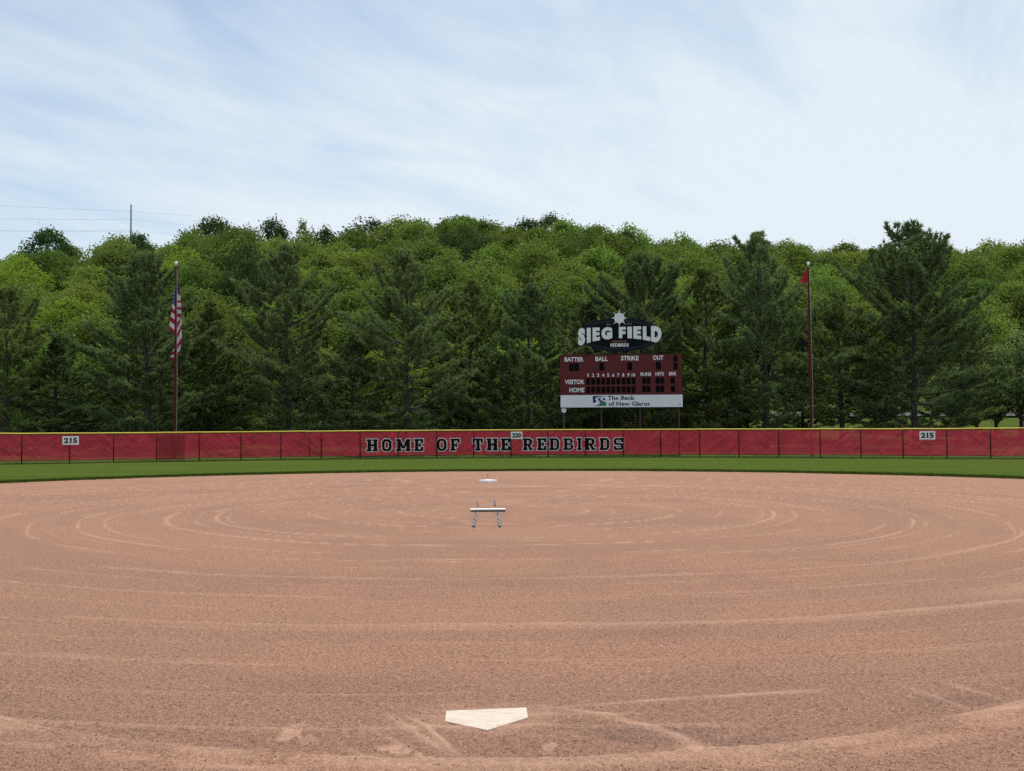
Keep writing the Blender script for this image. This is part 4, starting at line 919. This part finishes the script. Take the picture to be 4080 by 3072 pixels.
# green understory between and behind the pines
rp = random.Random(77)
und = []
for px in range(-150, 2950, 185):
    und.append((px+rp.uniform(-50, 50), rp.uniform(1230, 1400), rp.uniform(98, 106), rp.choice(['bright', 'mid', 'mid', 'yellow', 'dark'])))
for i, (px, tr_, y, c) in enumerate(und):
    lab = {'bright': 'light green leafy tree showing between the pines', 'mid': 'mid green leafy tree showing between the pines', 'yellow': 'yellow-green leafy tree showing between the pines', 'dark': 'dark green leafy tree showing between the pines'}[c]
    place_px(dmesh('d%d' % rp.randrange(5), c), 'leafy_tree', px, tr_, y, rp.uniform(.85, 1.05), lab, 'tree', lab.replace('tree', 'trees'), rz=rp.uniform(0, 6))
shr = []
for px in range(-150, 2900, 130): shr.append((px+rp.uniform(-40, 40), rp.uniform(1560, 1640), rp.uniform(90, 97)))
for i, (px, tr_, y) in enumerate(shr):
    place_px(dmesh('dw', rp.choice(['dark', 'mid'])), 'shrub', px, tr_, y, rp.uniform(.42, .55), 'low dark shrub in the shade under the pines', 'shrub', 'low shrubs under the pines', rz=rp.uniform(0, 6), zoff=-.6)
# young trees at the right
for i, (px, tr_, y, wf, lab) in enumerate([(4060, 1290, 93, 1.0, 'pale green young tree with thin dark trunk at the right edge'), (3965, 1420, 96, .9, 'pale green young tree, second from the right edge'), (3885, 1500, 99, .85, 'small young tree beside the largest pine'), (3790, 1440, 102, .8, 'pale young tree half hidden behind the largest pine'), (4150, 1230, 97, 1.0, 'pale young tree cut by the right edge of the photo'), (3500, 1480, 104, .7, 'small young tree on the lawn behind the pines')]):
    place_px(dmesh('sap', 'fresh' if i != 2 else 'mid'), 'young_tree', px, tr_, y, wf, lab, 'tree', 'young trees on the lawn', rz=i*2.1)
# wooded hill
rp = random.Random(5)
desc = {'bright': 'bright green leafy tree in the hillside wood', 'mid': 'mid green leafy tree in the hillside wood', 'dark': 'dark green leafy tree in the hillside wood', 'yellow': 'yellow-green leafy tree in the hillside wood'}
cnt = 0; y = 121.0
while y < 226:
    half = .54*y+6; step = 8.3 if y < 150 else 8.9; x = -half+rp.uniform(0, step)
    while x < half:
        xx_ = x+rp.uniform(-2, 2); yy_ = y+rp.uniform(-2.5, 2.5); px = CX+F*xx_/yy_
        y0_ = 119 + 27/(1+math.exp(-(px-3000)/90))
        if yy_ > y0_:
            u = rp.random(); tone = float(fbm(np.array(xx_*.03+3), np.array(yy_*.04), 2))
            c = 'bright' if u < .40+.4*(tone-.5) else ('mid' if u < .80 else ('dark' if u < .95 else 'yellow'))
            if c == 'yellow' and (px > 1000 or yy_ > 165): c = 'bright'
            g = 'd%d' % rp.randrange(5) if rp.random() < .8 else 'dw'
            place(dmesh(g, c), 'leafy_tree', xx_, yy_, gz(xx_, yy_)-.4, rp.uniform(.95, 1.3), rp.uniform(.85, 1.08), rp.uniform(0, 6.28), desc[c], 'tree', desc[c].replace('tree', 'trees')); cnt += 1
        x += step
    y += 8.2
print('hill trees', cnt)
# named trees on the skyline
for (px, tr_, y, wf, g, c, lab) in [
 (200, 890, 196, 1.15, 'd2', 'dark', 'solitary dark tree standing above the skyline at far left'),
 (550, 915, 212, .8, 'd1', 'dark', 'small dark tree beside the utility pole on the skyline'),
 (850, 850, 226, 1.35, 'dw', 'dark', 'dark rounded tree on the skyline right of the wires'),
 (1088, 850, 222, .95, 'd3', 'dark', 'dark pointed tree on the skyline left of the umbrella-shaped one'),
 (1205, 868, 222, .95, 'dn', 'mid', 'thin umbrella-shaped tree on the skyline with sky beneath its crown'),
 (1290, 888, 214, 1.0, 'd0', 'dark', 'dark tree on the skyline right of the umbrella-shaped one'),
 (1470, 858, 216, 1.6, 'd4', 'dark', 'large dark round tree on the skyline above the open-limbed pine'),
 (1860, 852, 214, 1.15, 'd1', 'mid', 'round light tree at the highest point of the wooded skyline'),
 (2735, 938, 226, 1.2, 'd2', 'dark', 'dark tree on the skyline right of the scoreboard'),
 (2895, 952, 226, 1.0, 'd3', 'dark', 'small dark tree on the skyline left of the pointed pine')]:
    place_px(dmesh(g, c), 'leafy_tree', px, tr_, y, wf, lab, 'tree', None, rz=px*.01)
